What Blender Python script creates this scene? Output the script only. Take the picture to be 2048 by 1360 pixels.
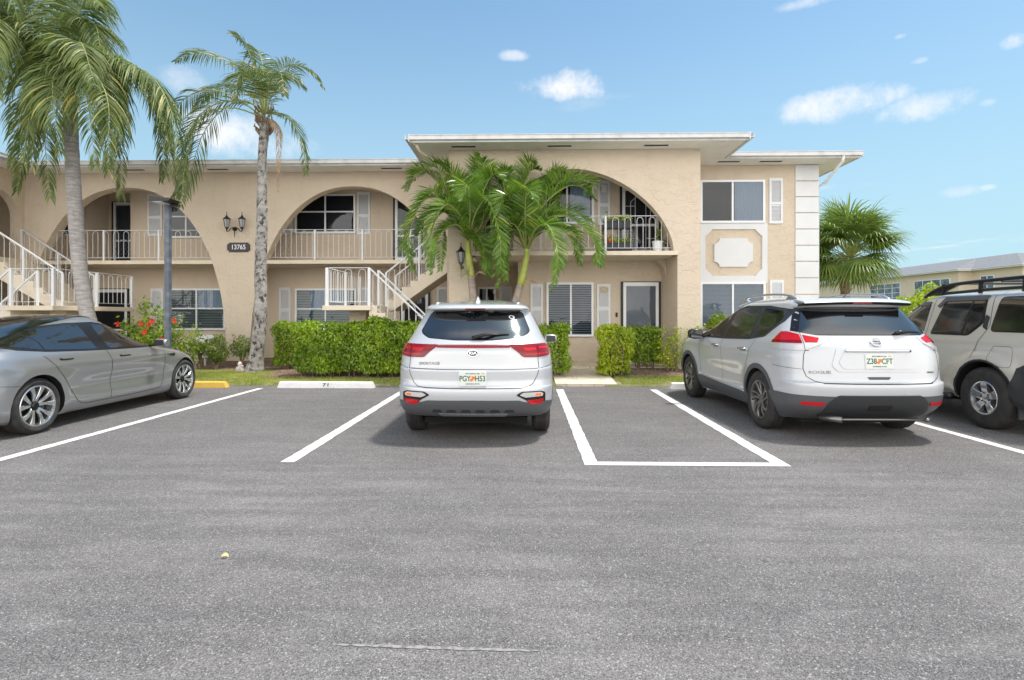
import bpy, bmesh, math, random
import numpy as np
from mathutils import Vector, Matrix

for o in list(bpy.data.objects): bpy.data.objects.remove(o)
SC = bpy.context.scene
COL = SC.collection
R = math.radians
# ------------------------------------------------------------------ camera
F = 1110.0; CX = 1024.0; HY = 632.0; CAMZ = 1.42; YAW = math.atan(26/1110.0)
cd = bpy.data.cameras.new("camera"); cam = bpy.data.objects.new("camera", cd); COL.objects.link(cam)
cam.location = (0, 0, CAMZ); cam.rotation_euler = (R(90), 0, YAW)
cd.sensor_width = 36; cd.lens = F/2048*36; cd.shift_y = -(680-HY)/2048; cd.clip_end = 3000; cd.clip_start = .05
SC.camera = cam
# ------------------------------------------------------------------ light and sky
SUN = Vector((.33, .11, .94)).normalized()
sl = bpy.data.lights.new("sun", 'SUN'); so = bpy.data.objects.new("sun", sl); COL.objects.link(so)
sl.energy = 2.7; sl.angle = R(6); sl.color = (1, .95, .88)
so.rotation_euler = SUN.to_track_quat('Z', 'Y').to_euler(); so.location = (10, 5, 30)
SC.view_settings.view_transform = 'Standard'; SC.view_settings.look = 'None'
SC.view_settings.exposure = .60; SC.view_settings.gamma = 1.0
def pdir(px, py):
    u = (px-CX)/F; v = (HY-py)/F; c, s = math.cos(YAW), math.sin(YAW)
    return Vector((u*c-s, c+u*s, v))
def at(px, py, Y):
    d = pdir(px, py); t = Y/d.y
    return Vector((d.x*t, Y, CAMZ+d.z*t))
def X(px, Y): return at(px, HY, Y).x
def Z(py, Y, px=CX): return at(px, py, Y).z

W = bpy.data.worlds.new("World"); SC.world = W; W.use_nodes = True
nt = W.node_tree; nt.nodes.clear(); N = nt.nodes; L = nt.links
out = N.new('ShaderNodeOutputWorld'); bg = N.new('ShaderNodeBackground'); bg.inputs[1].default_value = .15
sky = N.new('ShaderNodeTexSky'); sky.sky_type = 'NISHITA'; sky.sun_disc = False
sky.sun_elevation = math.asin(SUN.z); sky.sun_rotation = math.atan2(SUN.x, SUN.y); sky.dust_density = 1.2; sky.ozone_density = 1.6; sky.air_density = .9
def M_(op, a, b=None, c=None, tree=None, clamp=False):
    t = (tree or nt); n = t.nodes.new('ShaderNodeMath'); n.operation = op; n.use_clamp = clamp
    for i, v in enumerate((a, b, c)):
        if v is None: continue
        if isinstance(v, (int, float)): n.inputs[i].default_value = v
        else: t.links.new(v, n.inputs[i])
    return n.outputs[0]
tc = N.new('ShaderNodeTexCoord'); sep = N.new('ShaderNodeSeparateXYZ'); L.new(tc.outputs['Generated'], sep.inputs[0])
zz = M_('MAXIMUM', sep.outputs[2], .03)
cmb = N.new('ShaderNodeCombineXYZ'); L.new(M_('DIVIDE', sep.outputs[0], zz), cmb.inputs[0]); L.new(M_('DIVIDE', sep.outputs[1], zz), cmb.inputs[1])
n1 = N.new('ShaderNodeTexNoise'); n1.inputs['Scale'].default_value = .55; n1.inputs['Detail'].default_value = 9; n1.inputs['Roughness'].default_value = .6
L.new(cmb.outputs[0], n1.inputs['Vector'])
# broken cloud behind the photographer and overhead, nearly clear in front
back = N.new('ShaderNodeMapRange'); back.inputs[1].default_value = .15; back.inputs[2].default_value = -.3; back.inputs[3].default_value = .0; back.inputs[4].default_value = .34
L.new(sep.outputs[1], back.inputs[0])
cl = N.new('ShaderNodeMapRange'); cl.interpolation_type = 'SMOOTHSTEP'; cl.inputs[1].default_value = .57; cl.inputs[2].default_value = .80
L.new(M_('ADD', n1.outputs[0], back.outputs[0]), cl.inputs[0])
mask = M_('MULTIPLY', cl.outputs[0], .85)
n2 = N.new('ShaderNodeTexNoise'); n2.inputs['Scale'].default_value = 13; n2.inputs['Detail'].default_value = 10; n2.inputs['Roughness'].default_value = .68
L.new(tc.outputs['Generated'], n2.inputs['Vector'])
nn = M_('MULTIPLY', M_('SUBTRACT', n2.outputs[0], .5), 4.6)
for (px, py, rx, ry, s) in [(1128, 172, 82, 34, .95), (1030, 112, 34, 12, .6), (1680, 205, 135, 34, .85), (1860, 212, 110, 30, .7), (1912, 385, 50, 15, .5),
                            (2030, 82, 38, 18, .7), (1615, 4, 62, 15, .55), (1838, 122, 20, 7, .4), (1800, 73, 14, 6, .4), (465, 262, 115, 50, .9),
                            (370, 165, 60, 35, .4), (1975, 375, 22, 6, .4), (1975, 205, 25, 9, .35), (560, 290, 90, 30, .5)]:
    d = pdir(px, py).normalized(); cx_, cz_ = math.atan2(d.x, d.y), d.z
    ax = M_('ARCTAN2', sep.outputs[0], sep.outputs[1])
    r0 = pdir(px+rx, py).normalized(); wx = abs(math.atan2(r0.x, r0.y)-cx_); wz = abs(pdir(px, py-ry).normalized().z-cz_)
    a = M_('DIVIDE', M_('SUBTRACT', ax, cx_), wx); b = M_('DIVIDE', M_('SUBTRACT', sep.outputs[2], cz_), wz)
    # flat base, heaped top
    r2 = M_('ADD', M_('MULTIPLY', a, a), M_('MULTIPLY', b, b))
    v = M_('SUBTRACT', M_('ADD', 1.0, nn), r2)
    mr = N.new('ShaderNodeMapRange'); mr.interpolation_type = 'SMOOTHSTEP'; mr.inputs[1].default_value = -.25; mr.inputs[2].default_value = 1.45; mr.inputs[4].default_value = s
    L.new(v, mr.inputs[0]); mask = M_('MAXIMUM', mask, mr.outputs[0])
mask = M_('MULTIPLY', mask, M_('MULTIPLY', sep.outputs[2], 14, clamp=True))
mx = N.new('ShaderNodeMix'); mx.data_type = 'RGBA'; L.new(mask, mx.inputs[0])
m0 = N.new('ShaderNodeMapRange'); m0.inputs[1].default_value = .35; m0.inputs[2].default_value = .6; m0.inputs[3].default_value = .65; L.new(n1.outputs[0], m0.inputs[0]); mapr0 = m0.outputs[0]
hz = N.new('ShaderNodeMix'); hz.data_type = 'RGBA'; hz.inputs[7].default_value = (4.3, 4.5, 4.65, 1)
hf = N.new('ShaderNodeMapRange'); hf.interpolation_type = 'SMOOTHSTEP'; hf.inputs[1].default_value = .62; hf.inputs[2].default_value = .02; hf.inputs[3].default_value = .10; hf.inputs[4].default_value = .85; L.new(sep.outputs[2], hf.inputs[0]); L.new(hf.outputs[0], hz.inputs[0])
L.new(sky.outputs[0], hz.inputs[6]); tint = N.new('ShaderNodeMix'); tint.data_type = 'RGBA'; tint.blend_type = 'MULTIPLY'; tint.inputs[0].default_value = 1; tint.inputs[7].default_value = (.56, .78, .84, 1)
L.new(hz.outputs[2], tint.inputs[6]); L.new(tint.outputs[2], mx.inputs[6])
ccol = N.new('ShaderNodeMix'); ccol.data_type = 'RGBA'; ccol.inputs[6].default_value = (4.7, 4.7, 4.85, 1); ccol.inputs[7].default_value = (7.2, 7.15, 7.1, 1)  # unseen clouds behind the photographer made brighter than those ahead, to light the facade
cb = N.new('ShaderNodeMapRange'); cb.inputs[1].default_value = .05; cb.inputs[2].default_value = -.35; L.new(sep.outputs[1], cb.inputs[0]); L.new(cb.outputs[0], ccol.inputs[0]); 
# unseen bright cloud banks low behind the photographer, added to light the recesses
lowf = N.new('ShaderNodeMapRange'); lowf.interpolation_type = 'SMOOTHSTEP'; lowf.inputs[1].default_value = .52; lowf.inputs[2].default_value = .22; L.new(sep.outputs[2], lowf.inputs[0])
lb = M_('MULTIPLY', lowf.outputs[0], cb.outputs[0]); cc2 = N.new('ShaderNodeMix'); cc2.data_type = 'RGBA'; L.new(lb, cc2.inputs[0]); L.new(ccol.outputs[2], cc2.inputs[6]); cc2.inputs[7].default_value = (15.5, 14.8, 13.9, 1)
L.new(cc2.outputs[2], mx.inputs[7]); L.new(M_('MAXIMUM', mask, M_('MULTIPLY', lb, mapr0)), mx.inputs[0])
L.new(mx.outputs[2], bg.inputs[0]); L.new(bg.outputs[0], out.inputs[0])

# ------------------------------------------------------------------ materials
def mat(name, col, rough=.6, metal=0.0, ior=1.45, coat=0.0, bump=None, var=None, spec=None, trans=0.0, emit=None, aniso=None):
    """bump=(scale,strength,dist) noise bump; var=(scale,color2,lo,hi) noise colour variation"""
    m = bpy.data.materials.new(name); m.use_nodes = True; t = m.node_tree; p = t.nodes['Principled BSDF']
    p.inputs['Base Color'].default_value = (*col, 1); p.inputs['Roughness'].default_value = rough; p.inputs['Metallic'].default_value = metal
    p.inputs['IOR'].default_value = ior; p.inputs['Coat Weight'].default_value = coat; p.inputs['Coat Roughness'].default_value = .03
    if spec is not None: p.inputs['Specular IOR Level'].default_value = spec
    tc = t.nodes.new('ShaderNodeTexCoord')
    if var:
        n = t.nodes.new('ShaderNodeTexNoise'); n.inputs['Scale'].default_value = var[0]; n.inputs['Detail'].default_value = 5
        t.links.new(tc.outputs['Object'], n.inputs['Vector'])
        mr = t.nodes.new('ShaderNodeMapRange'); mr.inputs[1].default_value = var[2]; mr.inputs[2].default_value = var[3]; t.links.new(n.outputs[0], mr.inputs[0])
        x = t.nodes.new('ShaderNodeMix'); x.data_type = 'RGBA'; x.inputs[6].default_value = (*col, 1); x.inputs[7].default_value = (*var[1], 1)
        t.links.new(mr.outputs[0], x.inputs[0]); t.links.new(x.outputs[2], p.inputs['Base Color'])
    if bump:
        n = t.nodes.new('ShaderNodeTexNoise'); n.inputs['Scale'].default_value = bump[0]; n.inputs['Detail'].default_value = 4
        t.links.new(tc.outputs['Object'], n.inputs['Vector'])
        b = t.nodes.new('ShaderNodeBump'); b.inputs['Strength'].default_value = bump[1]; b.inputs['Distance'].default_value = bump[2]
        t.links.new(n.outputs[0], b.inputs['Height']); t.links.new(b.outputs[0], p.inputs['Normal'])
    if emit: p.inputs['Emission Color'].default_value = (*emit, 1); p.inputs['Emission Strength'].default_value = 1
    return m
def nodes(m): return m.node_tree, m.node_tree.nodes['Principled BSDF']
def mixc(t, fac, a, b):
    x = t.nodes.new('ShaderNodeMix'); x.data_type = 'RGBA'
    for i, v in ((0, fac), (6, a), (7, b)):
        if isinstance(v, (int, float)): x.inputs[i].default_value = v
        elif isinstance(v, tuple): x.inputs[i].default_value = (*v, 1)
        else: t.links.new(v, x.inputs[i])
    return x.outputs[2]
def noise(t, vec, scale, detail=4, rough=.5):
    n = t.nodes.new('ShaderNodeTexNoise'); n.inputs['Scale'].default_value = scale; n.inputs['Detail'].default_value = detail; n.inputs['Roughness'].default_value = rough
    t.links.new(vec, n.inputs['Vector']); return n.outputs[0]
def mapr(t, v, a, b, c=0., d=1.):
    n = t.nodes.new('ShaderNodeMapRange'); t.links.new(v, n.inputs[0])
    for i, q in enumerate((a, b, c, d)): n.inputs[i+1].default_value = q
    return n.outputs[0]
def mapping(t, vec, sc):
    n = t.nodes.new('ShaderNodeMapping'); n.inputs['Scale'].default_value = sc; t.links.new(vec, n.inputs[0]); return n.outputs[0]

def stucco(name, c1, c2, k=1.0):
    m = mat(name, c1, .9, spec=.25); t, p = nodes(m); tc = t.nodes.new('ShaderNodeTexCoord').outputs['Object']
    big = mapr(t, noise(t, tc, .7, 6, .6), .3, .7)
    stain = mapr(t, noise(t, mapping(t, tc, (1.3, 1.3, .35)), 2.2, 5, .65), .52, .78, 0, .35)
    c = mixc(t, big, c1, c2); c = mixc(t, stain, c, (c1[0]*.84, c1[1]*.81, c1[2]*.78)); t.links.new(c, p.inputs['Base Color'])
    # skip-trowel stucco: torn plateaus plus sand grain
    w = noise(t, mapping(t, tc, (1.0, 1.0, 1.5)), 3.4, 3, .55)
    vor = t.nodes.new('ShaderNodeTexVoronoi'); vor.feature = 'DISTANCE_TO_EDGE'; vor.inputs['Scale'].default_value = 3.2
    ad = t.nodes.new('ShaderNodeMixRGB'); ad.blend_type = 'ADD'; ad.inputs[0].default_value = .35; t.links.new(mapping(t, tc, (1, 1, 1.6)), ad.inputs[1])
    nn = t.nodes.new('ShaderNodeTexNoise'); nn.inputs['Scale'].default_value = 5; t.links.new(tc, nn.inputs['Vector']); t.links.new(nn.outputs[1], ad.inputs[2]); t.links.new(ad.outputs[0], vor.inputs['Vector'])
    ed = mapr(t, vor.outputs[0], .0, .05)
    ed2 = M_('MULTIPLY', ed, mapr(t, w, .47, .54), tree=t)
    g = noise(t, tc, 130, 2)
    h = M_('ADD', M_('MULTIPLY', ed2, .5*k, tree=t), M_('ADD', M_('MULTIPLY', g, .22, tree=t), M_('MULTIPLY', noise(t, tc, 24, 3), .5, tree=t), tree=t), tree=t)
    b = t.nodes.new('ShaderNodeBump'); b.inputs['Strength'].default_value = .8; b.inputs['Distance'].default_value = .018
    t.links.new(h, b.inputs['Height']); t.links.new(b.outputs[0], p.inputs['Normal']); return m
def leafmat(name, c1, c2, tr=.35, rough=.5, dead=None, gloss=.5):
    m = bpy.data.materials.new(name); m.use_nodes = True; t = m.node_tree; p = t.nodes['Principled BSDF']
    g = t.nodes.new('ShaderNodeNewGeometry'); tc = t.nodes.new('ShaderNodeTexCoord').outputs['Object']
    rnd = g.outputs['Random Per Island']
    f = M_('ADD', M_('MULTIPLY', rnd, .6, tree=t), M_('MULTIPLY', mapr(t, noise(t, tc, 2.2, 3), .35, .65), .4, tree=t), tree=t)
    c = mixc(t, f, c1, c2)
    if dead: c = mixc(t, mapr(t, rnd, dead[1], dead[1]+.02), c, dead[0])
    t.links.new(c, p.inputs['Base Color']); p.inputs['Roughness'].default_value = rough; p.inputs['Specular IOR Level'].default_value = gloss
    tl = t.nodes.new('ShaderNodeBsdfTranslucent'); t.links.new(mixc(t, .35, c, (.25, .38, .03)), tl.inputs[0])
    mixs = t.nodes.new('ShaderNodeMixShader'); mixs.inputs[0].default_value = tr
    t.links.new(p.outputs[0], mixs.inputs[1]); t.links.new(tl.outputs[0], mixs.inputs[2]); t.links.new(mixs.outputs[0], t.nodes['Material Output'].inputs[0])
    return m

M = {}
M['stucco'] = stucco('beige_stucco', (.64, .54, .425), (.67, .57, .455))
M['stucco_in'] = stucco('beige_stucco_recess', (.64, .54, .425), (.67, .57, .455), .35)
M['soffit'] = mat('soffit_paint', (.88, .86, .83), .7, var=(3, (.8, .78, .75), .4, .7))
M['fascia'] = mat('fascia_paint', (.66, .66, .66), .5, var=(4, (.50, .50, .49), .45, .75))
M['white'] = mat('white_paint', (.74, .75, .77), .45, bump=(60, .08, .002), var=(2.5, (.70, .71, .73), .45, .8))
M['trim'] = mat('white_trim', (.72, .73, .745), .6, bump=(90, .15, .004), var=(1.6, (.66, .67, .68), .45, .75))
M['frame'] = mat('window_aluminium_white', (.82, .84, .87), .35)
M['slab'] = mat('painted_concrete', (.72, .63, .50), .75, bump=(50, .2, .004), var=(3, (.6, .5, .37), .5, .8))
M['rail'] = mat('white_rail_paint', (.72, .73, .74), .4, var=(8, (.5, .48, .46), .6, .85))
M['darkglass'] = mat('dark_room', (.012, .013, .016), .9)
M['blind'] = mat('blind_slats', (.34, .38, .42), .6)
M['blindw'] = mat('pale_blind', (.42, .48, .43), .6)
M['blindd'] = mat('dark_blind', (.055, .06, .075), .5)
M['curtain'] = mat('curtain_cloth', (.5, .55, .6), .8)
M['black'] = mat('black_metal', (.012, .012, .013), .4, bump=(90, .2, .002))
M['bronze'] = mat('black_frame', (.02, .02, .022), .45)
M['roof'] = mat('white_roof_membrane', (.7, .7, .7), .8)
M['vent'] = mat('vent_screen', (.02, .018, .016), .8)
def glasspane(name, tint, refl=.2):
    m = bpy.data.materials.new(name); m.use_nodes = True; t = m.node_tree; t.nodes.remove(t.nodes['Principled BSDF'])
    tr = t.nodes.new('ShaderNodeBsdfTransparent'); tr.inputs[0].default_value = (*tint, 1)
    gl = t.nodes.new('ShaderNodeBsdfGlossy'); gl.inputs['Roughness'].default_value = .01; gl.inputs[0].default_value = (.95, .97, 1, 1)
    fr = t.nodes.new('ShaderNodeFresnel'); fr.inputs[0].default_value = 1.5
    tcn = t.nodes.new('ShaderNodeTexCoord').outputs['Object']; bn = t.nodes.new('ShaderNodeBump'); bn.inputs['Strength'].default_value = .35; bn.inputs['Distance'].default_value = .02
    t.links.new(noise(t, tcn, 1.6, 2), bn.inputs['Height']); t.links.new(bn.outputs[0], gl.inputs['Normal'])
    mx = t.nodes.new('ShaderNodeMixShader'); t.links.new(M_('ADD', fr.outputs[0], refl, tree=t, clamp=True), mx.inputs[0])
    t.links.new(tr.outputs[0], mx.inputs[1]); t.links.new(gl.outputs[0], mx.inputs[2]); t.links.new(mx.outputs[0], t.nodes['Material Output'].inputs[0]); return m
M['glass'] = glasspane('window_glass', (.6, .66, .72), .0)
M['screen'] = glasspane('insect_screen', (.55, .56, .58), .0)

# asphalt
def asphalt():
    m = mat('asphalt', (.12, .12, .125), .85, spec=.35); t, p = nodes(m); tc = t.nodes.new('ShaderNodeTexCoord').outputs['Object']
    vor = t.nodes.new('ShaderNodeTexVoronoi'); vor.inputs['Scale'].default_value = 240; t.links.new(tc, vor.inputs['Vector'])
    sv = t.nodes.new('ShaderNodeSeparateColor'); t.links.new(vor.outputs['Color'], sv.inputs[0])
    v2 = t.nodes.new('ShaderNodeTexVoronoi'); v2.inputs['Scale'].default_value = 150; t.links.new(tc, v2.inputs['Vector'])
    s2 = t.nodes.new('ShaderNodeSeparateColor'); t.links.new(v2.outputs['Color'], s2.inputs[0])
    base = mixc(t, mapr(t, noise(t, tc, .6, 7, .65), .38, .62), (.142, .135, .134), (.288, .270, .266))
    streak = mapr(t, noise(t, mapping(t, tc, (.35, 3.2, 1)), 1.6, 6, .65), .44, .60)
    base = mixc(t, M_('MULTIPLY', streak, .75, tree=t), base, (.108, .106, .108))
    st2 = mapr(t, noise(t, mapping(t, tc, (.5, 1.6, 1)), 3.3, 7, .7), .54, .66)
    base = mixc(t, M_('MULTIPLY', st2, .42, tree=t), base, (.34, .335, .33))
    tarm = mapr(t, noise(t, mapping(t, tc, (1, .6, 1)), 1.1, 5, .6), .60, .75)
    base = mixc(t, M_('MULTIPLY', tarm, .35, tree=t), base, (.12, .118, .12))
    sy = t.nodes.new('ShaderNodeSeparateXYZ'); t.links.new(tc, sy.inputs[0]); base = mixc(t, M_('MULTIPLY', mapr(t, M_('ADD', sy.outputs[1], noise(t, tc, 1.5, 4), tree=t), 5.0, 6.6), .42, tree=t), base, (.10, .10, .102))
    oil = M_('MULTIPLY', mapr(t, noise(t, tc, 1.9, 3, .5), .64, .72), mapr(t, noise(t, tc, 14, 4, .6), .35, .6), tree=t); base = mixc(t, M_('MULTIPLY', oil, .5, tree=t), base, (.06, .058, .058))
    ag = mixc(t, mapr(t, sv.outputs[0], .2, 1.), (.044, .042, .042), (.42, .398, .392))
    c = mixc(t, .50, base, ag)
    c = mixc(t, mapr(t, s2.outputs[1], .955, .965, 0, .7), c, (.48, .47, .45))
    c = mixc(t, mapr(t, s2.outputs[2], .90, .92, 0, .5), c, (.045, .045, .047))
    t.links.new(c, p.inputs['Base Color'])
    b = t.nodes.new('ShaderNodeBump'); b.inputs['Strength'].default_value = .9; b.inputs['Distance'].default_value = .005
    h = M_('ADD', M_('MULTIPLY', sv.outputs[0], .7, tree=t), noise(t, tc, 210, 2), tree=t)
    t.links.new(h, b.inputs['Height']); t.links.new(b.outputs[0], p.inputs['Normal']); return m
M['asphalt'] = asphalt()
def paintmat(name, c, wear):
    m = mat(name, c, .6); t, p = nodes(m); tc = t.nodes.new('ShaderNodeTexCoord').outputs['Object']
    a = mapr(t, noise(t, tc, 38, 5, .7), .52, .62); b = mapr(t, noise(t, tc, 2.2, 3), .5, .7)
    f = M_('MULTIPLY', a, M_('MULTIPLY', b, wear, tree=t), tree=t)
    g = mapr(t, noise(t, tc, 6, 5), .4, .8, 0, .25)
    cc = mixc(t, g, c, (c[0]*.7, c[1]*.69, c[2]*.67)); t.links.new(mixc(t, f, cc, (.17, .17, .17)), p.inputs['Base Color'])
    bb = t.nodes.new('ShaderNodeBump'); bb.inputs['Strength'].default_value = .5; bb.inputs['Distance'].default_value = .003
    t.links.new(noise(t, tc, 160, 2), bb.inputs['Height']); t.links.new(bb.outputs[0], p.inputs['Normal']); return m
M['line'] = paintmat('white_road_paint', (.72, .72, .71), .9)
M['stop'] = paintmat('white_stop_paint', (.80, .80, .78), .45)
M['yellow'] = paintmat('yellow_stop_paint', (.80, .50, .09), .45)
M['far'] = mat('far_ground', (.09, .12, .04), .95, var=(.3, (.14, .14, .07), .4, .6))
M['lawn'] = mat('lawn_soil', (.16, .17, .06), .95, var=(1.6, (.33, .27, .17), .5, .62), bump=(30, .6, .02))
M['mulch'] = mat('mulch', (.13, .08, .055), .95, var=(26, (.36, .26, .2), .5, .62), bump=(40, 1, .03))
def walkmat():
    m = mat('stamped_walk', (.66, .54, .40), .8); t, p = nodes(m); tc = t.nodes.new('ShaderNodeTexCoord').outputs['Object']
    vor = t.nodes.new('ShaderNodeTexVoronoi'); vor.feature = 'DISTANCE_TO_EDGE'; vor.inputs['Scale'].default_value = 2.6; t.links.new(tc, vor.inputs['Vector'])
    e = mapr(t, vor.outputs[0], .004, .014); b0 = mixc(t, mapr(t, noise(t, tc, 3, 5), .35, .7), (.78, .68, .54), (.68, .57, .44))
    t.links.new(mixc(t, e, (.42, .34, .25), b0), p.inputs['Base Color'])
    b = t.nodes.new('ShaderNodeBump'); b.inputs['Strength'].default_value = .4; b.inputs['Distance'].default_value = .01
    t.links.new(M_('ADD', e, noise(t, tc, 80), tree=t), b.inputs['Height']); t.links.new(b.outputs[0], p.inputs['Normal']); return m
M['walk'] = walkmat()
M['grass'] = leafmat('grass_blades', (.22, .30, .03), (.50, .55, .10), .3, dead=((.55, .45, .24), .86))
M['hedge'] = leafmat('ficus_leaves', (.045, .13, .006), (.44, .60, .03), .34, .30, gloss=.6)
M['hedge2'] = leafmat('yellow_green_leaves', (.20, .32, .012), (.58, .64, .03), .38, .35)
M['bush'] = leafmat('dull_green_leaves', (.07, .15, .02), (.26, .36, .05), .3, .4, dead=((.22, .09, .05), .9))
M['palm'] = leafmat('palm_leaflets', (.045, .09, .02), (.24, .29, .08), .3, .5, dead=((.42, .40, .12), .93))
M['palm2'] = leafmat('queen_palm_leaflets', (.05, .09, .025), (.17, .21, .07), .3, .4, dead=((.40, .34, .14), .93))
M['palmx'] = leafmat('christmas_palm_leaflets', (.04, .13, .012), (.24, .40, .05), .32, .26, dead=((.5, .50, .10), .94), gloss=.7)
M['fan'] = leafmat('fan_palm_leaves', (.08, .15, .03), (.30, .40, .10), .3, .35)
M['dead'] = leafmat('dead_frond', (.36, .22, .12), (.55, .40, .26), .15, .8)
M['rachis'] = mat('rachis', (.30, .34, .10), .5)
M['twig'] = mat('twigs', (.16, .11, .075), .9, var=(20, (.30, .22, .16), .4, .6))
def trunkmat(name, c1, c2, dark, ring, lich):
    m = mat(name, c1, .9); t, p = nodes(m); tc = t.nodes.new('ShaderNodeTexCoord').outputs['Object']
    w = noise(t, mapping(t, tc, (1.5, 1.5, ring)), 3, 4, .6)
    c = mixc(t, mapr(t, w, .38, .62), c1, c2)
    d = M_('MULTIPLY', mapr(t, noise(t, mapping(t, tc, (1, 1, .8)), 9, 6, .7), .5, .6), lich, tree=t)
    c = mixc(t, d, c, dark); t.links.new(c, p.inputs['Base Color'])
    b = t.nodes.new('ShaderNodeBump'); b.inputs['Strength'].default_value = .9; b.inputs['Distance'].default_value = .02
    t.links.new(M_('ADD', w, M_('MULTIPLY', noise(t, tc, 60, 4), .5, tree=t), tree=t), b.inputs['Height']); t.links.new(b.outputs[0], p.inputs['Normal']); return m
M['trunk1'] = trunkmat('smooth_grey_trunk', (.30, .28, .27), (.46, .43, .41), (.2, .18, .17), 9, .3)
M['trunk2'] = trunkmat('mottled_trunk', (.25, .24, .23), (.42, .40, .37), (.045, .037, .033), 3, 1.0)
M['trunk3'] = trunkmat('young_trunk', (.30, .24, .20), (.42, .36, .31), (.14, .1, .09), 12, .3)
M['shaft'] = mat('crownshaft', (.36, .42, .07), .45, var=(5, (.50, .50, .14), .4, .65))
M['red'] = mat('red_petals', (.75, .02, .015), .5)
M['pot'] = mat('charcoal_pot', (.05, .055, .065), .6)
M['potw'] = mat('white_pot', (.75, .76, .78), .4)
M['plastic'] = mat('white_plastic', (.72, .72, .72), .4)
M['post'] = mat('lamp_post_paint', (.10, .12, .155), .45, bump=(30, .2, .004), var=(7, (.17, .195, .235), .45, .65))
M['led'] = mat('led_lens', (.75, .78, .8), .3)
M['lampglass'] = mat('lantern_glass', (.42, .43, .45), .25)
M['sign'] = mat('sign_plate', (.05, .04, .045), .5)
M['letter'] = mat('sign_white', (.85, .85, .85), .5)
M['gold'] = mat('tan_letter', (.62, .47, .20), .5)
M['ink'] = mat('dark_ink', (.06, .06, .06), .8)
M['shingle'] = mat('grey_shingles', (.15, .155, .17), .9, var=(6, (.23, .235, .25), .35, .65), bump=(14, .5, .03))
M['farwall'] = mat('far_stucco', (.66, .57, .45), .9)
# cars
def carpaint(name, c, metal=.0, rough=.35, flake=0.0):
    m = mat(name, c, rough, metal, coat=1.0); t, p = nodes(m); p.inputs['Coat Roughness'].default_value = .04
    tc = t.nodes.new('ShaderNodeTexCoord').outputs['Object']
    n = noise(t, tc, 1.1, 3); t.links.new(mixc(t, mapr(t, n, .3, .75, 0, .12), c, (c[0]*.8, c[1]*.79, c[2]*.76)), p.inputs['Base Color'])
    dust = mapr(t, noise(t, tc, 45, 4, .6), .4, .8, .008, .05); t.links.new(dust, p.inputs['Coat Roughness']); return m
M['paintw'] = carpaint('white_car_paint', (.54, .555, .58), .15, .38)
M['paints'] = carpaint('pearl_silver_paint', (.54, .555, .58), .3, .36)
M['paintg'] = carpaint('silver_grey_paint', (.33, .335, .345), .6, .30)
M['paintc'] = carpaint('champagne_paint', (.66, .635, .575), .4, .36)
M['cglass'] = mat('tinted_car_glass', (.008, .009, .011), .07, ior=2.2)
M['clad'] = mat('grey_bumper_plastic', (.085, .088, .095), .5, bump=(200, .15, .001))
M['clad2'] = mat('dark_plastic', (.03, .032, .035), .5, bump=(200, .15, .001))
M['trimb'] = mat('black_trim', (.012, .012, .013), .3)
M['seam'] = mat('shut_line', (.01, .01, .01), .9)
M['well'] = mat('wheel_well', (.008, .008, .008), .95)
M['tyre'] = mat('tyre_rubber', (.028, .027, .027), .75, bump=(70, .3, .002), var=(9, (.05, .047, .045), .45, .7))
M['alloy'] = mat('bright_alloy', (.62, .63, .65), .25, .9)
M['alloyd'] = mat('dark_alloy', (.22, .21, .205), .3, .8)
M['alloyb'] = mat('black_alloy', (.015, .015, .016), .3, .3)
M['chrome'] = mat('chrome', (.75, .76, .78), .12, 1.0)
M['lampred'] = mat('red_lens', (.20, .002, .008), .12, ior=1.5)
M['lampred2'] = mat('bright_red_lens', (.48, .008, .016), .15)
M['lampclear'] = mat('clear_lens', (.62, .60, .60), .1, .2, coat=1)
M['plate'] = mat('plate_face', (.70, .74, .68), .4)
M['platefr'] = mat('plate_frame', (.72, .73, .74), .35)
M['green'] = mat('plate_green', (.04, .12, .07), .5)
M['orange'] = mat('plate_orange', (.85, .20, .03), .5)
M['silver'] = mat('badge_silver', (.62, .63, .66), .25, .8)
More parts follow.
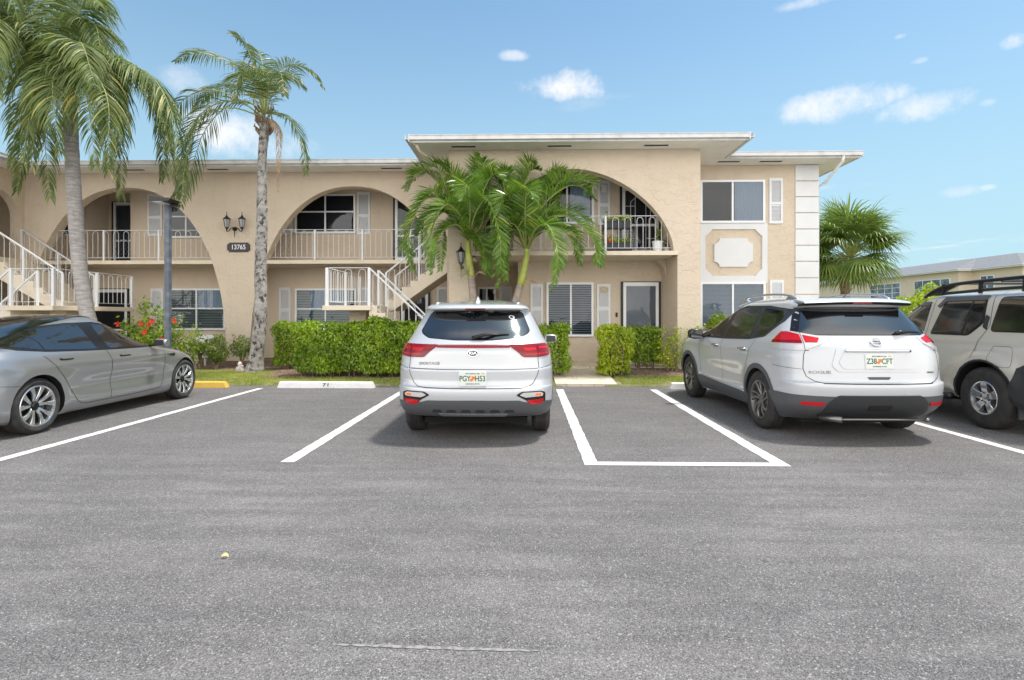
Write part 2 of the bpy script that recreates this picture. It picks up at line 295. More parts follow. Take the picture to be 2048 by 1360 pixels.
# ------------------------------------------------------------------ mesh helpers
OFF = {}
def tag(o, label, cat, group=None):
    o['label'] = label; o['category'] = cat
    if group: o['group'] = group
    return o
def thing(name, loc, label, cat, group=None, rz=0, world=True):
    o = bpy.data.objects.new(name, None); COL.objects.link(o); o.location = loc; o.rotation_euler = (0, 0, rz)
    o.empty_display_size = .2
    if world: OFF[o.name] = Vector(loc)
    return tag(o, label, cat, group)
def link(name, me, parent=None):
    o = bpy.data.objects.new(name, me); COL.objects.link(o)
    if parent is not None:
        o.parent = parent
        if parent.name in OFF: o.location = -OFF[parent.name]
    return o
class MB:
    def __init__(s): s.v = []; s.f = []; s.m = []; s.mi = 0
    def add(s, vs, fs):
        b = len(s.v); s.v += [tuple(p) for p in vs]; s.f += [tuple(i+b for i in f) for f in fs]; s.m += [s.mi]*len(fs); return s
    def box(s, x0, x1, y0, y1, z0, z1):
        return s.add([(x0,y0,z0),(x1,y0,z0),(x1,y1,z0),(x0,y1,z0),(x0,y0,z1),(x1,y0,z1),(x1,y1,z1),(x0,y1,z1)],
                     [(0,3,2,1),(4,5,6,7),(0,1,5,4),(1,2,6,5),(2,3,7,6),(3,0,4,7)])
    def bar(s, p, q, w, h, up=(0,0,1)):
        p = Vector(p); q = Vector(q); d = (q-p).normalized(); u = Vector(up)
        if abs(d.dot(u)) > .99: u = Vector((0,1,0))
        a = d.cross(u).normalized()*w/2; b = a.cross(d).normalized()*h/2
        vs = [e+i*a+j*b for e in (p, q) for (i, j) in ((-1,-1),(1,-1),(1,1),(-1,1))]
        return s.add(vs, [(0,1,2,3),(7,6,5,4),(0,4,5,1),(1,5,6,2),(2,6,7,3),(3,7,4,0)])
    def tube(s, pts, r, n=6, cap=True):
        pts = [Vector(p) for p in pts]; k = len(pts); rs = r if isinstance(r, (list, tuple)) else [r]*k; vs = []; fs = []
        T0 = (pts[1]-pts[0]).normalized(); a = T0.orthogonal().normalized()
        for i, p in enumerate(pts):
            T = (pts[min(i+1, k-1)]-pts[max(i-1, 0)]).normalized(); a = (a-T*a.dot(T)).normalized(); b = T.cross(a)
            for j in range(n):
                t = 2*math.pi*j/n; vs.append(p+(a*math.cos(t)+b*math.sin(t))*rs[i])
        for i in range(k-1):
            for j in range(n): fs.append((i*n+j, i*n+(j+1)%n, (i+1)*n+(j+1)%n, (i+1)*n+j))
        if cap: fs.append(tuple(range(n))[::-1]); fs.append(tuple((k-1)*n+j for j in range(n)))
        return s.add(vs, fs)
    def lathe(s, prof, c=(0,0,0), axis='z', n=24, cap=False):
        """prof list of (r, h) along the axis"""
        vs = []; fs = []; c = Vector(c)
        for (r, h) in prof:
            for j in range(n):
                t = 2*math.pi*j/n; a, b = r*math.cos(t), r*math.sin(t)
                vs.append(c+Vector({'z': (a, b, h), 'x': (h, a, b), 'y': (b, h, a)}[axis]))
        for i in range(len(prof)-1):
            for j in range(n): fs.append((i*n+j, i*n+(j+1)%n, (i+1)*n+(j+1)%n, (i+1)*n+j))
        if cap: fs.append(tuple(range(n))[::-1]); fs.append(tuple((len(prof)-1)*n+j for j in range(n)))
        return s.add(vs, fs)
    def prism(s, poly, y0, y1, plane='xz'):
        """polygon (a,b) extruded between two values of the third axis"""
        f = {'xz': lambda a, b, c: (a, c, b), 'xy': lambda a, b, c: (a, b, c), 'yz': lambda a, b, c: (c, a, b)}[plane]
        n = len(poly); vs = [f(a, b, y0) for a, b in poly]+[f(a, b, y1) for a, b in poly]
        bm = bmesh.new(); bv = [bm.verts.new(f(a, b, 0)) for a, b in poly]; bm.verts.index_update()
        fc = bm.faces.new(bv); fc.normal_update(); r = bmesh.ops.triangulate(bm, faces=[fc], ngon_method='EAR_CLIP')
        tri = [tuple(v.index for v in t.verts) for t in bm.faces]; bm.free()
        fs = [t for t in tri]+[tuple(i+n for i in t[::-1]) for t in tri]+[(i, (i+1) % n, (i+1) % n+n, i+n) for i in range(n)]
        return s.add(vs, fs)
    def build(s, name, m, parent=None, smooth=False, bevel=0, recalc=True, autosm=None):
        me = bpy.data.meshes.new(name); me.from_pydata(s.v, [], s.f); ms = m if isinstance(m, (list, tuple)) else [m]
        for q in ms: me.materials.append(q)
        if len(ms) > 1: me.polygons.foreach_set('material_index', s.m)
        if recalc:
            bm = bmesh.new(); bm.from_mesh(me); bmesh.ops.recalc_face_normals(bm, faces=bm.faces); bm.to_mesh(me); bm.free()
        if smooth: me.polygons.foreach_set('use_smooth', [True]*len(me.polygons))
        me.update()
        if autosm: me.set_sharp_from_angle(angle=R(autosm))
        o = link(name, me, parent)
        if bevel:
            b = o.modifiers.new('bevel', 'BEVEL'); b.width = bevel; b.segments = 2; b.limit_method = 'ANGLE'
        return o
def text(body, size, m, name, parent, mtx, extrude=.002, offset=0.0, sx=1.0):
    c = bpy.data.curves.new('t', 'FONT'); c.body = body; c.size = size; c.align_x = 'CENTER'; c.align_y = 'CENTER'; c.extrude = extrude; c.offset = offset
    o = bpy.data.objects.new('t', c); COL.objects.link(o); bpy.context.view_layer.update()
    me = bpy.data.meshes.new_from_object(o.evaluated_get(bpy.context.evaluated_depsgraph_get()))
    bpy.data.objects.remove(o); me.transform(mtx @ Matrix.Diagonal((sx, 1, 1, 1))); me.materials.clear(); me.materials.append(m); me.name = name
    return link(name, me, parent)
def face_y(p, rx=90, rz=0): return Matrix.Translation(Vector(p)) @ Matrix.Rotation(R(rz), 4, 'Z') @ Matrix.Rotation(R(rx), 4, 'X')
def pchip(xs, ys, xq):
    xs = np.array(xs, float); ys = np.array(ys, float); h = np.diff(xs); d = np.diff(ys)/h; n = len(xs); m = np.zeros(n)
    for i in range(1, n-1):
        if d[i-1]*d[i] > 0:
            w1 = 2*h[i]+h[i-1]; w2 = h[i]+2*h[i-1]; m[i] = (w1+w2)/(w1/d[i-1]+w2/d[i])
    m[0] = d[0]; m[-1] = d[-1]; xq = np.clip(np.array(xq, float), xs[0], xs[-1]); k = np.clip(np.searchsorted(xs, xq)-1, 0, n-2); t = (xq-xs[k])/h[k]
    return (2*t**3-3*t**2+1)*ys[k]+(t**3-2*t**2+t)*h[k]*m[k]+(-2*t**3+3*t**2)*ys[k+1]+(t**3-t**2)*h[k]*m[k+1]
def spline(pts, n):
    """Catmull-Rom through points"""
    P = [Vector(p) for p in pts]; P = [2*P[0]-P[1]]+P+[2*P[-1]-P[-2]]; o = []; seg = len(P)-3
    for i in range(n+1):
        t = i/n*seg; k = min(int(t), seg-1); t -= k; a, b, c, d = P[k:k+4]
        o.append(.5*((2*b)+(c-a)*t+(2*a-5*b+4*c-d)*t*t+(3*b-a-3*c+d)*t**3))
    return o
# ------------------------------------------------------------------ ground
def struct(name, mb, m, **k): o = mb.build(name, m, **k); o['kind'] = 'structure'; return o
YE = 11.22                                              # asphalt / lawn edge
struct('ground', MB().add([(-400, -60, -.02), (400, -60, -.02), (400, 900, -.02), (-400, 900, -.02)], [(0, 1, 2, 3)]), M['far'])
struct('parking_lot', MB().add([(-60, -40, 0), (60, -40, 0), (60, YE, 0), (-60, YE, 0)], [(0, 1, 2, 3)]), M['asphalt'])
# lawn with a low earth step and a wavy edge
rg = random.Random(3)
lm = MB(); prev = None
xs = [(-30+i*.12) for i in range(501)]
def lawn_edge(x): return YE-.02+.025*math.sin(x*2.1)+.02*math.sin(x*5.3+1)+.012*math.sin(x*17)
vs = []
for x in xs:
    e = lawn_edge(x); vs += [(x, e, 0), (x, e+.03, .035), (x, e+.5, .06), (x, 13.0, .10), (x, 15.2, .16), (x, 40, .16)]
fs = [(i*6+j, (i+1)*6+j, (i+1)*6+j+1, i*6+j+1) for i in range(len(xs)-1) for j in range(5)]
lm.add(vs, fs); struct('lawn', lm, M['lawn'], smooth=True)
WX0, WX1 = .62, 1.93
wm = MB(); wm.add([(WX0, YE-.01, .0), (WX1-.08, YE-.01, .0), (WX1-.08, YE-.01, .055), (WX0, YE-.01, .055), (WX0, 14.7, .2), (WX1, 14.7, .2)], [(0, 1, 2, 3), (3, 2, 5, 4)])
wm.add([(WX1-.08, YE-.01, 0), (WX1, 14.7, 0), (WX1, 14.7, .2), (WX1-.08, YE-.01, .055)], [(0, 1, 2, 3)])
wm.box(-1.3, 3.6, 13.5, 14.76, .0, .196)
struct('walkway', wm, M['walk'])
mm = MB()
def sheet(mb, poly, z): mb.add([(a, b, z) for a, b in poly], [tuple(range(len(poly)))])
def bed(x0, x1, y0, y1, n=30, z0=.085, z1=.13):
    e = [];
    for i in range(n+1):
        x = x0+(x1-x0)*i/n; e.append((x, y0+.05*math.sin(x*6.1)+.04*math.sin(x*15), z0+.012))
    vs = e+[(a, y1, z1+.05) for a, _, _ in e]; mm.add(vs, [(i, i+1, i+n+2, i+n+1) for i in range(n)])
bed(-12, -5.9, 13.0, 15.3, z1=.13); bed(-5.9, .6, 12.0, 13.3, z0=.07, z1=.10); bed(-5.9, -1.2, 13.3, 16.5, z0=.11, z1=.14)
bed(1.95, 4.2, 12.35, 13.4, z0=.075, z1=.12); bed(4.2, 8.2, 13.2, 14.75, z0=.10, z1=.14)
struct('planting_bed', mm, M['mulch'])
# painted bay lines
def painted(name, x0, x1, y0, y1, z=.004, m='line', jag=.0055, xt=None):
    n = max(2, int((y1-y0)/.08)); vs = []; r = random.Random(int(x0*97)+5)
    a0, a1 = (xt if xt else (x0, x1))
    for i in range(n+1):
        t = i/n; y = y0+(y1-y0)*t; vs += [(x0+(a0-x0)*t+r.uniform(-jag, jag), y, z), (x1+(a1-x1)*t+r.uniform(-jag, jag), y, z)]
    o = MB().add(vs, [(2*i, 2*i+1, 2*i+3, 2*i+2) for i in range(n)]).build(name, M[m]); o['kind'] = 'structure'; return o
painted('bay_line', -5.24, -5.12, 4.6, 10.75)
painted('bay_line', -2.37, -2.235, 5.33, 10.45, xt=(-2.36, -2.24))
painted('bay_line', .57, .70, 5.42, 10.75, xt=(.60, .74))
painted('bay_line', 2.37, 2.51, 5.42, 10.75, xt=(2.40, 2.53))
painted('bay_line', 5.12, 5.24, 5.3, 10.75)
painted('bay_line', .57, 2.51, 5.29, 5.415)
painted('bay_line', 8.0, 8.12, 5.3, 10.75)
# worn pale scar in the asphalt close by
sc_ = MB(); n = 40; r = random.Random(9); vs = []
pa, pb = at(672, 1288, 1), at(1075, 1302, 1)
def gnd(px, py, z=0):
    d = pdir(px, py); t = (z-CAMZ)/d.z; return Vector((d.x*t, d.y*t, z))
A, B = gnd(672, 1290), gnd(1080, 1303)
M['scar'] = mat('asphalt_scar', (.30, .285, .27), .9, var=(30, (.17, .165, .16), .45, .6), bump=(90, .5, .004))
for i in range(n+1):
    t = i/n; p = A.lerp(B, t); w = .009*math.sin(math.pi*t)**.5+.002; vs += [(p.x, p.y-w+r.uniform(-.003, .003), .003), (p.x, p.y+w+r.uniform(-.003, .003), .003)]
o = sc_.add(vs, [(2*i, 2*i+1, 2*i+3, 2*i+2) for i in range(n)]).build('pavement_scar', M['scar']); o['kind'] = 'structure'
# wheel stops
def stop(x0, x1, y, m, label):
    mb = MB(); prof = [(-.075, 0), (-.055, .10), (-.03, .12), (.03, .12), (.055, .10), (.075, 0)]
    nx = 24; r = random.Random(int(x0*10)); vs = []
    for i in range(nx+1):
        x = x0+(x1-x0)*i/nx; e = 0
        ins = .035 if i in (0, nx) else 0
        for (a, b) in prof: vs.append((x+(ins if i == 0 else -ins)*(b > .05), y+a+r.uniform(-.002, .002), b+.002+r.uniform(-.002, .002)*(b > 0)))
    k = len(prof); fs = [(i*k+j, (i+1)*k+j, (i+1)*k+j+1, i*k+j+1) for i in range(nx) for j in range(k-1)]
    fs += [tuple(range(k)), tuple(nx*k+j for j in range(k))[::-1]]
    o = mb.add(vs, fs).build('wheel_stop', m); tag(o, label, 'wheel stop', 'concrete wheel stops at the lawn edge'); return o
ws = stop(X(555, 10.85), X(748, 10.85), 10.9, M['stop'], 'white concrete wheel stop marked 71 in the empty bay')
tcx = X(652, 10.83); text('71', .10, M['ink'], 'bay_number', ws, face_y((tcx, 10.832, .065), 72), .001, .001, 1.5)
stop(X(452, 10.85)-1.85, X(452, 10.85), 10.9, M['yellow'], 'yellow concrete wheel stop beside the front wheel of the grey sedan')
stop(X(1340, 10.85), X(1340, 10.85)+1.85, 10.9, M['stop'], 'white concrete wheel stop in front of the white crossover with roof rails')
# ------------------------------------------------------------------ grass (stuff)
def grass():
    r = np.random.RandomState(5); n = 120000
    x = r.uniform(-8.5, 7.5, n); y = YE-.03+2.0*r.rand(n)**1.25
    keep = ~((x > WX0-.03) & (x < WX1+.03)); 
    keep &= ~((x > -5.7) & (x < .6) & (y > 12.05)); keep &= ~((x > 1.95) & (x < 4.2) & (y > 12.4)); 
    dens = .5+.5*np.sin(x*2.3+np.sin(y*3))*np.sin(y*4.1+x); keep &= (r.rand(n) < .35+.65*dens) | (y > 12.1)
    keep &= ((x < -1.8) | (x > 1.8) | (np.abs(x) < 0.6))
    x, y = x[keep], y[keep]; n = len(x)
    z = np.interp(y, [YE, YE+.03, YE+.5, 13, 15.2], [0, .035, .06, .10, .16])
    h = r.uniform(.018, .05, n); a = r.uniform(0, 6.28, n); w = r.uniform(.003, .006, n); lx = r.normal(0, .02, n); ly = r.normal(0, .02, n)
    V = np.zeros((n, 3, 3)); V[:, 0] = np.stack([x-w*np.cos(a), y-w*np.sin(a), z], 1); V[:, 1] = np.stack([x+w*np.cos(a), y+w*np.sin(a), z], 1)
    V[:, 2] = np.stack([x+lx, y+ly, z+h], 1)
    return V.reshape(-1, 3), n
def npmesh(name, V, nf, k, m, parent=None):
    me = bpy.data.meshes.new(name); me.vertices.add(len(V)); me.vertices.foreach_set('co', V.astype(np.float32).ravel())
    me.loops.add(nf*k); me.loops.foreach_set('vertex_index', np.arange(nf*k, dtype=np.int32)); me.polygons.add(nf)
    me.polygons.foreach_set('loop_start', np.arange(0, nf*k, k, dtype=np.int32)); me.polygons.foreach_set('loop_total', np.full(nf, k, dtype=np.int32))
    me.materials.append(m); me.update(calc_edges=True); me.validate(); return link(name, me, parent)
V, n = grass(); g = npmesh('grass', V, n, 3, M['grass']); g['kind'] = 'stuff'; tag(g, 'short patchy green grass along the front of the building', 'grass')
# ------------------------------------------------------------------ building
YC, YM, YL, YR = 13.3, 14.78, 15.2, 16.6     # centre face, main wall, left arch face, left recess wall
ZS, ZC, ZG = 2.97, 5.40, .0
BX0, BX1, BXR, BXL = -1.83, 4.17, 7.70, -14.0
bld = thing('apartment_building', (-3, 16, 0), 'two storey beige stucco apartment building with big arches and white eaves', 'building')
def sup(cx, hw, z0, zt, n, k=26, a0=0., a1=math.pi):
    o = []
    for i in range(k+1):
        a = a0+(a1-a0)*i/k; c, s = math.cos(a), math.sin(a)
        o.append((cx-hw*math.copysign(abs(c)**(2/n), c), z0+(zt-z0)*abs(s)**(2/n)))
    return o
# left wing arcade wall
cxs = [X(705, YL), X(250, YL)]; hw = 2.86; zt = Z(372.5, YL, 700); zb = .22
poly = [(BX0+.003, 0), (BX0+.003, ZC-.003), (BXL+.003, ZC-.003), (BXL+.003, 0)]
for cx in sorted(cxs):
    a = sup(cx, hw, zb, zt, 2.2, 40); 
    poly += [(a[0][0], 0)]+a+[(a[-1][0], 0)]
poly = [p for i, p in enumerate(poly) if p[0] > BXL and p[0] < BX0+.01]
MB().prism(poly, YL, YL+.3).build('arcade_wall', M['stucco'], bld)
# left recess wall (with door alcove in the upper floor)
w = MB(); ax0, ax1 = X(175, YR), X(261, YR); AY = 17.45
w.box(-22, BX0-.3, YR, YR+.2, 0, ZS-.05)
w.box(-22, ax0, YR, YR+.2, ZS-.05, ZC-.004); w.box(ax1, BX0-.3, YR, YR+.2, ZS-.05, ZC-.004)
w.box(ax0, ax1, YR, YR+.2, ZS+2.2, ZC-.004); w.box(ax0-.1, ax0, YR+.2, AY, ZS, ZC-.004); w.box(ax1, ax1+.1, YR+.2, AY, ZS, ZC-.004)
w.box(ax0-.1, ax1+.1, AY, AY+.1, ZS, ZC-.004)
w.build('recess_wall', M['stucco_in'], bld)
# left balcony slab, centre balcony slab
s = MB(); s.box(BXL+.3, BX0-.003, YL+.04, YR-.003, ZS-.10, ZS); s.box(ax0, ax1, YR+.2, AY-.003, ZS-.1, ZS-.002); s.build('balcony_slab', M['slab'], bld)
MB().box(-1.26, 3.645, YC-.035, YM-.003, ZS-.10, ZS-.001).build('balcony_slab', M['slab'], bld)
# centre block front wall
oc = X(1148, YC); ztc = Z(337.5, YC, 1148); arc = sup(oc, 2.37, ZS, ztc, 1.72, 48)
lx, rx = X(944, YC), X(1355, YC)
poly = [(BX0, 0), (BX0, ZC-.003), (BX1, ZC-.003), (BX1, 0), (rx, 0), (rx, ZS-.1), (arc[-1][0], ZS-.1)]+arc[::-1]+[(arc[0][0], ZS-.1), (lx, ZS-.1), (lx, 0)]
MB().prism(poly, YC, YC+.28).build('arch_wall', M['stucco'], bld)
w = MB()
w.box(rx, BX1, YC+.28, YM-.003, 0, ZC-.003); w.build('side_wall', M['stucco'], bld); w = MB()
w.box(BX0, lx-.25, YC+.28, 13.75, 0, ZC-.003); w.box(BX0, lx-.25, 13.75, 14.95, 4.9, ZC-.003); w.box(BX0, lx-.25, 14.95, 17.5, 0, ZC-.003); w.box(BX0, lx-.25, 13.75, 14.95, 0, ZS-.12)
# corbel under the slab end
cb = [(YC+.28, ZS-.1), (YM-.3, ZS-.1)]+[(YC+.30+(.9)*math.cos(a), ZS-.1-.62+.62*math.sin(a)) for a in [math.pi/2*(1-i/10) for i in range(11)]]

w.build('side_wall', M['stucco'], bld)
co = MB(); pts = [(rx-.27, ZS-.103), (rx-.003, ZS-.103), (rx-.003, ZS-.62)]+[(rx-.27+.26*math.cos(a), ZS-.62+.50*math.sin(a)) for a in [math.pi/2*i/10 for i in range(11)]]
co.prism(pts, YM-.42, YM-.006); co.build('corbel', M['stucco_in'], bld)
# main wall: centre recess and right wing (one plane), lower alcove behind the palms
w = MB(); lax = X(1036, YM); laY = 16.4
w.box(lax, BXR, YM, YM+.2, 0, ZS-.05); w.box(X(1026, YM), BXR, YM, YM+.2, ZS-.05, ZC-.003)
w.box(lax, lax+.15, YM+.2, laY, 0, ZS-.1); w.box(-1.8, lax+.15, laY, laY+.15, 0, ZC-.003); w.box(BXR-.2, BXR, YM+.2, 24, 0, ZC-.003)
w.build('main_wall', M['stucco'], bld)
MB().box(-1.55, lax-.003, YM-.003, laY-.003, ZS-.1, ZS-.004).build('alcove_slab', M['slab'], bld)
# left projecting block: flank with arched opening, front
w = MB(); fl = [(YC, 0), (YC, ZC-.003), (17.5, ZC-.003), (17.5, 0), (15.2, 0)]
w.box(BXL-.25, BXL, 15.05, 17.5, 0, ZC-.003)
ar = sup(14.35, .68, ZS+1.2, ZS+1.85, 2, 16); 
w.prism([(15.05, ZC-.003), (YC, ZC-.003), (YC, 0), (13.67, 0), (13.67, ZS)]+ar+[(15.03, ZS), (15.03, 0), (15.05, 0)], BXL-.25, BXL, 'yz')
w.box(-20, BXL-.25, YC, YC+.28, 0, ZC-.003)
w.build('projecting_block', M['stucco'], bld)
MB().box(-20, BXL-.25, YC+.3, YR-.01, ZS-.10, ZS).build('landing_slab', M['slab'], bld)
# roof: soffit, fascia, gutter, membrane
YFc, YFl, YFr = 12.62, 14.50, 14.08; OX0, OX1, ORX, OLX = -2.62, 5.02, 8.36, -13.22
sf = MB(); sf.box(OX0, OX1, YFc, YFl, ZC, ZC+.02); sf.box(OX1, ORX, YFr, YFl, ZC, ZC+.02); sf.box(-22, ORX, YFl, 24, ZC, ZC+.02); sf.box(-22, OLX, YFc, YFl, ZC, ZC+.02)
sf.build('soffit', M['soffit'], bld)
g1 = MB(); g2 = MB()
def fascia(p, q, n):
    """p,q corners (x,y); n outward normal"""
    (x0, y0), (x1, y1) = p, q
    z0 = ZC-.025
    def seg(mb, a, b, za, zb):
        if n[1]: ys = sorted((y0+n[1]*a, y0+n[1]*b)); xs_ = sorted((x0, x1)); mb.box(xs_[0], xs_[1], ys[0], ys[1], za, zb)
        else: xs_ = sorted((x0+n[0]*a, x0+n[0]*b)); ys = sorted((y0, y1)); mb.box(xs_[0], xs_[1], ys[0], ys[1], za, zb)
    seg(g1, 0, .022, z0, z0+.165)
    seg(g2, .024, .105, z0+.045, z0+.060); seg(g2, .09, .105, z0+.060, z0+.135); seg(g2, .088, .122, z0+.135, z0+.150)
fascia((OX0, YFc), (OX1, YFc), (0, -1)); fascia((OX1+.13, YFr), (ORX+.02, YFr), (0, -1)); fascia((OLX+.13, YFl), (OX0-.13, YFl), (0, -1))
fascia((OX0, YFc-.11), (OX0, YFl+.0), (-1, 0)); fascia((OX1, YFc-.11), (OX1, YFr), (1, 0)); fascia((ORX, YFr), (ORX, 24), (1, 0)); fascia((OLX, YFc-.11), (OLX, YFl), (1, 0))
g1.build('fascia', M['fascia'], bld); g2.build('gutter', M['fascia'], bld)
rf = MB()
def hip(x0, x1, y0, y1, k, zt=.55, ins=2.5):
    z = ZC+.14; rf.add([(x0, y0, z), (x1, y0, z), (x1, y1, z), (x0, y1, z), (x0+ins, y0+ins, z+zt*.7), (x1-ins, y0+ins, z+zt*.7), (x1-ins, y1-ins, z+zt*.7), (x0+ins, y1-ins, z+zt*.7)],
                       [(0, 1, 5, 4), (1, 2, 6, 5), (2, 3, 7, 6), (3, 0, 4, 7), (4, 5, 6, 7), (0, 3, 2, 1)])
hip(OX0, OX1, YFc, 24, 0); hip(-22, ORX, YFl, 23.9, 0); rf.build('roof', M['roof'], bld)
vt = MB()
for (px, Y) in [(927, 13.0), (1119, 13.0), (1313, 13.0), (1458, 14.42), (1542, 14.42), (267, 14.86), (435, 14.86), (783, 14.86)]:
    x = X(px, Y); w_ = .28; vm = MB(); vm.box(x-w_, x+w_, Y-.06, Y+.06, ZC-.006, ZC-.001)
    fr = MB(); 
    for (a, b, c, d) in ((x-w_-.02, x+w_+.02, Y-.08, Y-.06), (x-w_-.02, x+w_+.02, Y+.06, Y+.08)): fr.box(a, b, c, d, ZC-.008, ZC-.001)
    v = vm.build('soffit_vent', M['vent'], bld); fr.build('vent_frame', M['soffit'], v)
# downspout at the right corner and at the centre block
d = MB(); d.tube([(ORX-.42, YFr-.06, ZC+.03), (ORX-.42, YFr-.03, ZC-.10), (BXR+.16, YM-.06, ZC-.48), (BXR+.06, YM+.12, ZC-.58), (BXR+.06, YM+.12, .2)], .038, 8)
d.build('downspout', M['white'], bld, smooth=True)
d = MB(); d.tube([(OX0+.12, YFc+.1, ZC-.03), (OX0+.16, YFc+.3, ZC-.14), (BX0-.2, YC+.3, ZC-.28), (BX0-.06, YC+.34, ZC-.40), (BX0-.055, YC+.34, .3)], .032, 8); d.build('downspout', M['slab'], bld, smooth=True)
# quoins on the right corner
q0, q1 = X(1590, YM), BXR+.012
zs_ = [ZC-.003]+[Z(y, YM, 1600) for y in (362.5, 394, 426, 458.5, 491, 523, 556, 589, 622, 655)]
for a, b in zip(zs_[:-1], zs_[1:]):
    MB().box(q0, q1, YM-.035, YM+.5, b+.012, a-.012).build('quoin', M['trim'], bld, bevel=.004)
# decorative panel
px0, px1, pz0, pz1 = X(1399.5, YM), X(1533.5, YM), Z(566, YM, 1460), Z(447, YM, 1460)
def notched(x0, x1, z0, z1, r, n=8, concave=True):
    o = []
    for (cx, cz, a0) in ((x0, z0, 90), (x1, z0, 180), (x1, z1, 270), (x0, z1, 0)):
        for i in range(n+1):
            a = R(a0-90*i/n); o.append((cx+r*math.cos(a), cz+r*math.sin(a)))
    return o
ix0, ix1, iz0, iz1 = X(1409.5, YM), X(1523, YM), Z(552, YM, 1460), Z(459, YM, 1460)
# chamfered inner outline with small steps, as on the photo
def chamf(x0, x1, z0, z1, c): return [(x0+c, z0), (x1-c, z0), (x1-c+.0, z0+.02), (x1-.02, z0+c), (x1, z0+c), (x1, z1-c), (x1-.02, z1-c), (x1-c, z1-.02), (x1-c, z1), (x0+c, z1), (x0+c, z1-.02), (x0+.02, z1-c), (x0, z1-c), (x0, z0+c), (x0+.02, z0+c), (x0+c, z0+.02)]
inn = chamf(ix0, ix1, iz0, iz1, .17)
def ringprism(outer, inner_, y0, y1):
    """frame between a rectangle and the inner outline: four trapezoid-like pieces"""
    mb = MB(); (x0, z0, x1, z1) = outer; cx, cz = (x0+x1)/2, (z0+z1)/2
    def quad(sx, sz):
        pts = [p for p in inner_ if (p[0]-cx)*sx > 0 and (p[1]-cz)*sz > 0]
        X_, Z_ = (x1 if sx > 0 else x0), (z1 if sz > 0 else z0); ex = ix1 if sx > 0 else ix0; ez = iz1 if sz > 0 else iz0
        pts = sorted(pts, key=lambda p: math.atan2(abs(p[1]-cz), abs(p[0]-cx)))
        mb.prism([(X_, cz), (X_, Z_), (cx, Z_), (cx, ez)]+pts[::-1]+[(ex, cz)], y0, y1)
    for sx in (1, -1):
        for sz in (1, -1): quad(sx, sz)
    return mb
pf = ringprism((px0, pz0, px1, pz1), inn, YM-.05, YM-.001); pf.build('panel_frame', M['trim'], bld)
MB().prism(notched(X(1427.5, YM), X(1504.5, YM), Z(534, YM, 1460), Z(477, YM, 1460), .14), YM-.05, YM-.001).build('plaque', M['trim'], bld)

# windows, shutters, doors
def window(x0, x1, z0, z1, y, cols=2, row=None, back='blindd', slats=True, fr=.055, glass='glass', wide=.045, dep=.07, split=None, curtain=None, m='frame'):
    f = MB(); yf = y-dep
    f.box(x0, x1, yf, y-.001, z1-fr, z1); f.box(x0, x1, yf-.015, y-.001, z0, z0+fr); f.box(x0, x0+fr, yf, y-.001, z0+fr, z1-fr); f.box(x1-fr, x1, yf, y-.001, z0+fr, z1-fr)
    sp = [x0+(x1-x0)*(split or (i+1)/cols) for i in range(cols-1)]
    for q in sp: f.box(q-wide/2, q+wide/2, yf+.008, y-.002, z0+fr, z1-fr)
    if row: 
        zr = z0+(z1-z0)*row
        xb = [x0+fr]+[v for q in sp for v in (q-wide/2, q+wide/2)]+[x1-fr]
        for i in range(0, len(xb), 2): f.box(xb[i], xb[i+1], yf+.012, y-.002, zr-.02, zr+.02)
    o = f.build('window', M[m], bld)
    MB().add([(x0+fr, yf+.022, z0+fr), (x1-fr, yf+.022, z0+fr), (x1-fr, yf+.022, z1-fr), (x0+fr, yf+.022, z1-fr)], [(0, 1, 2, 3)]).build('pane', M[glass], o)
    b = MB(); 
    if slats:
        z = z0+fr; 
        while z < z1-fr-.02: b.add([(x0+fr, y-.030, z), (x1-fr, y-.030, z), (x1-fr, y-.010, z+.030), (x0+fr, y-.010, z+.030)], [(0, 1, 2, 3)]); z += .034 if slats is True else slats
        b.build('blind', M[back], o)
    if curtain:
        c = MB(); k = int((curtain[1]-curtain[0])/.02); vs = []
        for i in range(k+1): xx = curtain[0]+(curtain[1]-curtain[0])*i/k; yy = y-.036+.008*math.sin(i*1.3); vs += [(xx, yy, z0+(z1-z0)*curtain[2]), (xx, yy, z1-fr)]
        c.add(vs, [(2*i, 2*i+2, 2*i+3, 2*i+1) for i in range(k)]); c.build('curtain', M['curtain'], o)
    MB().box(x0+fr, x1-fr, y-.006, y-.002, z0+fr, z1-fr).build('window_backing', M['darkglass'], o)
    return o
def pw(px0, px1, py0, py1, y, **k):
    pm = (px0+px1)/2; return window(X(px0, y-.05), X(px1, y-.05), Z(py1, y-.05, pm), Z(py0, y-.05, pm), y, **k)
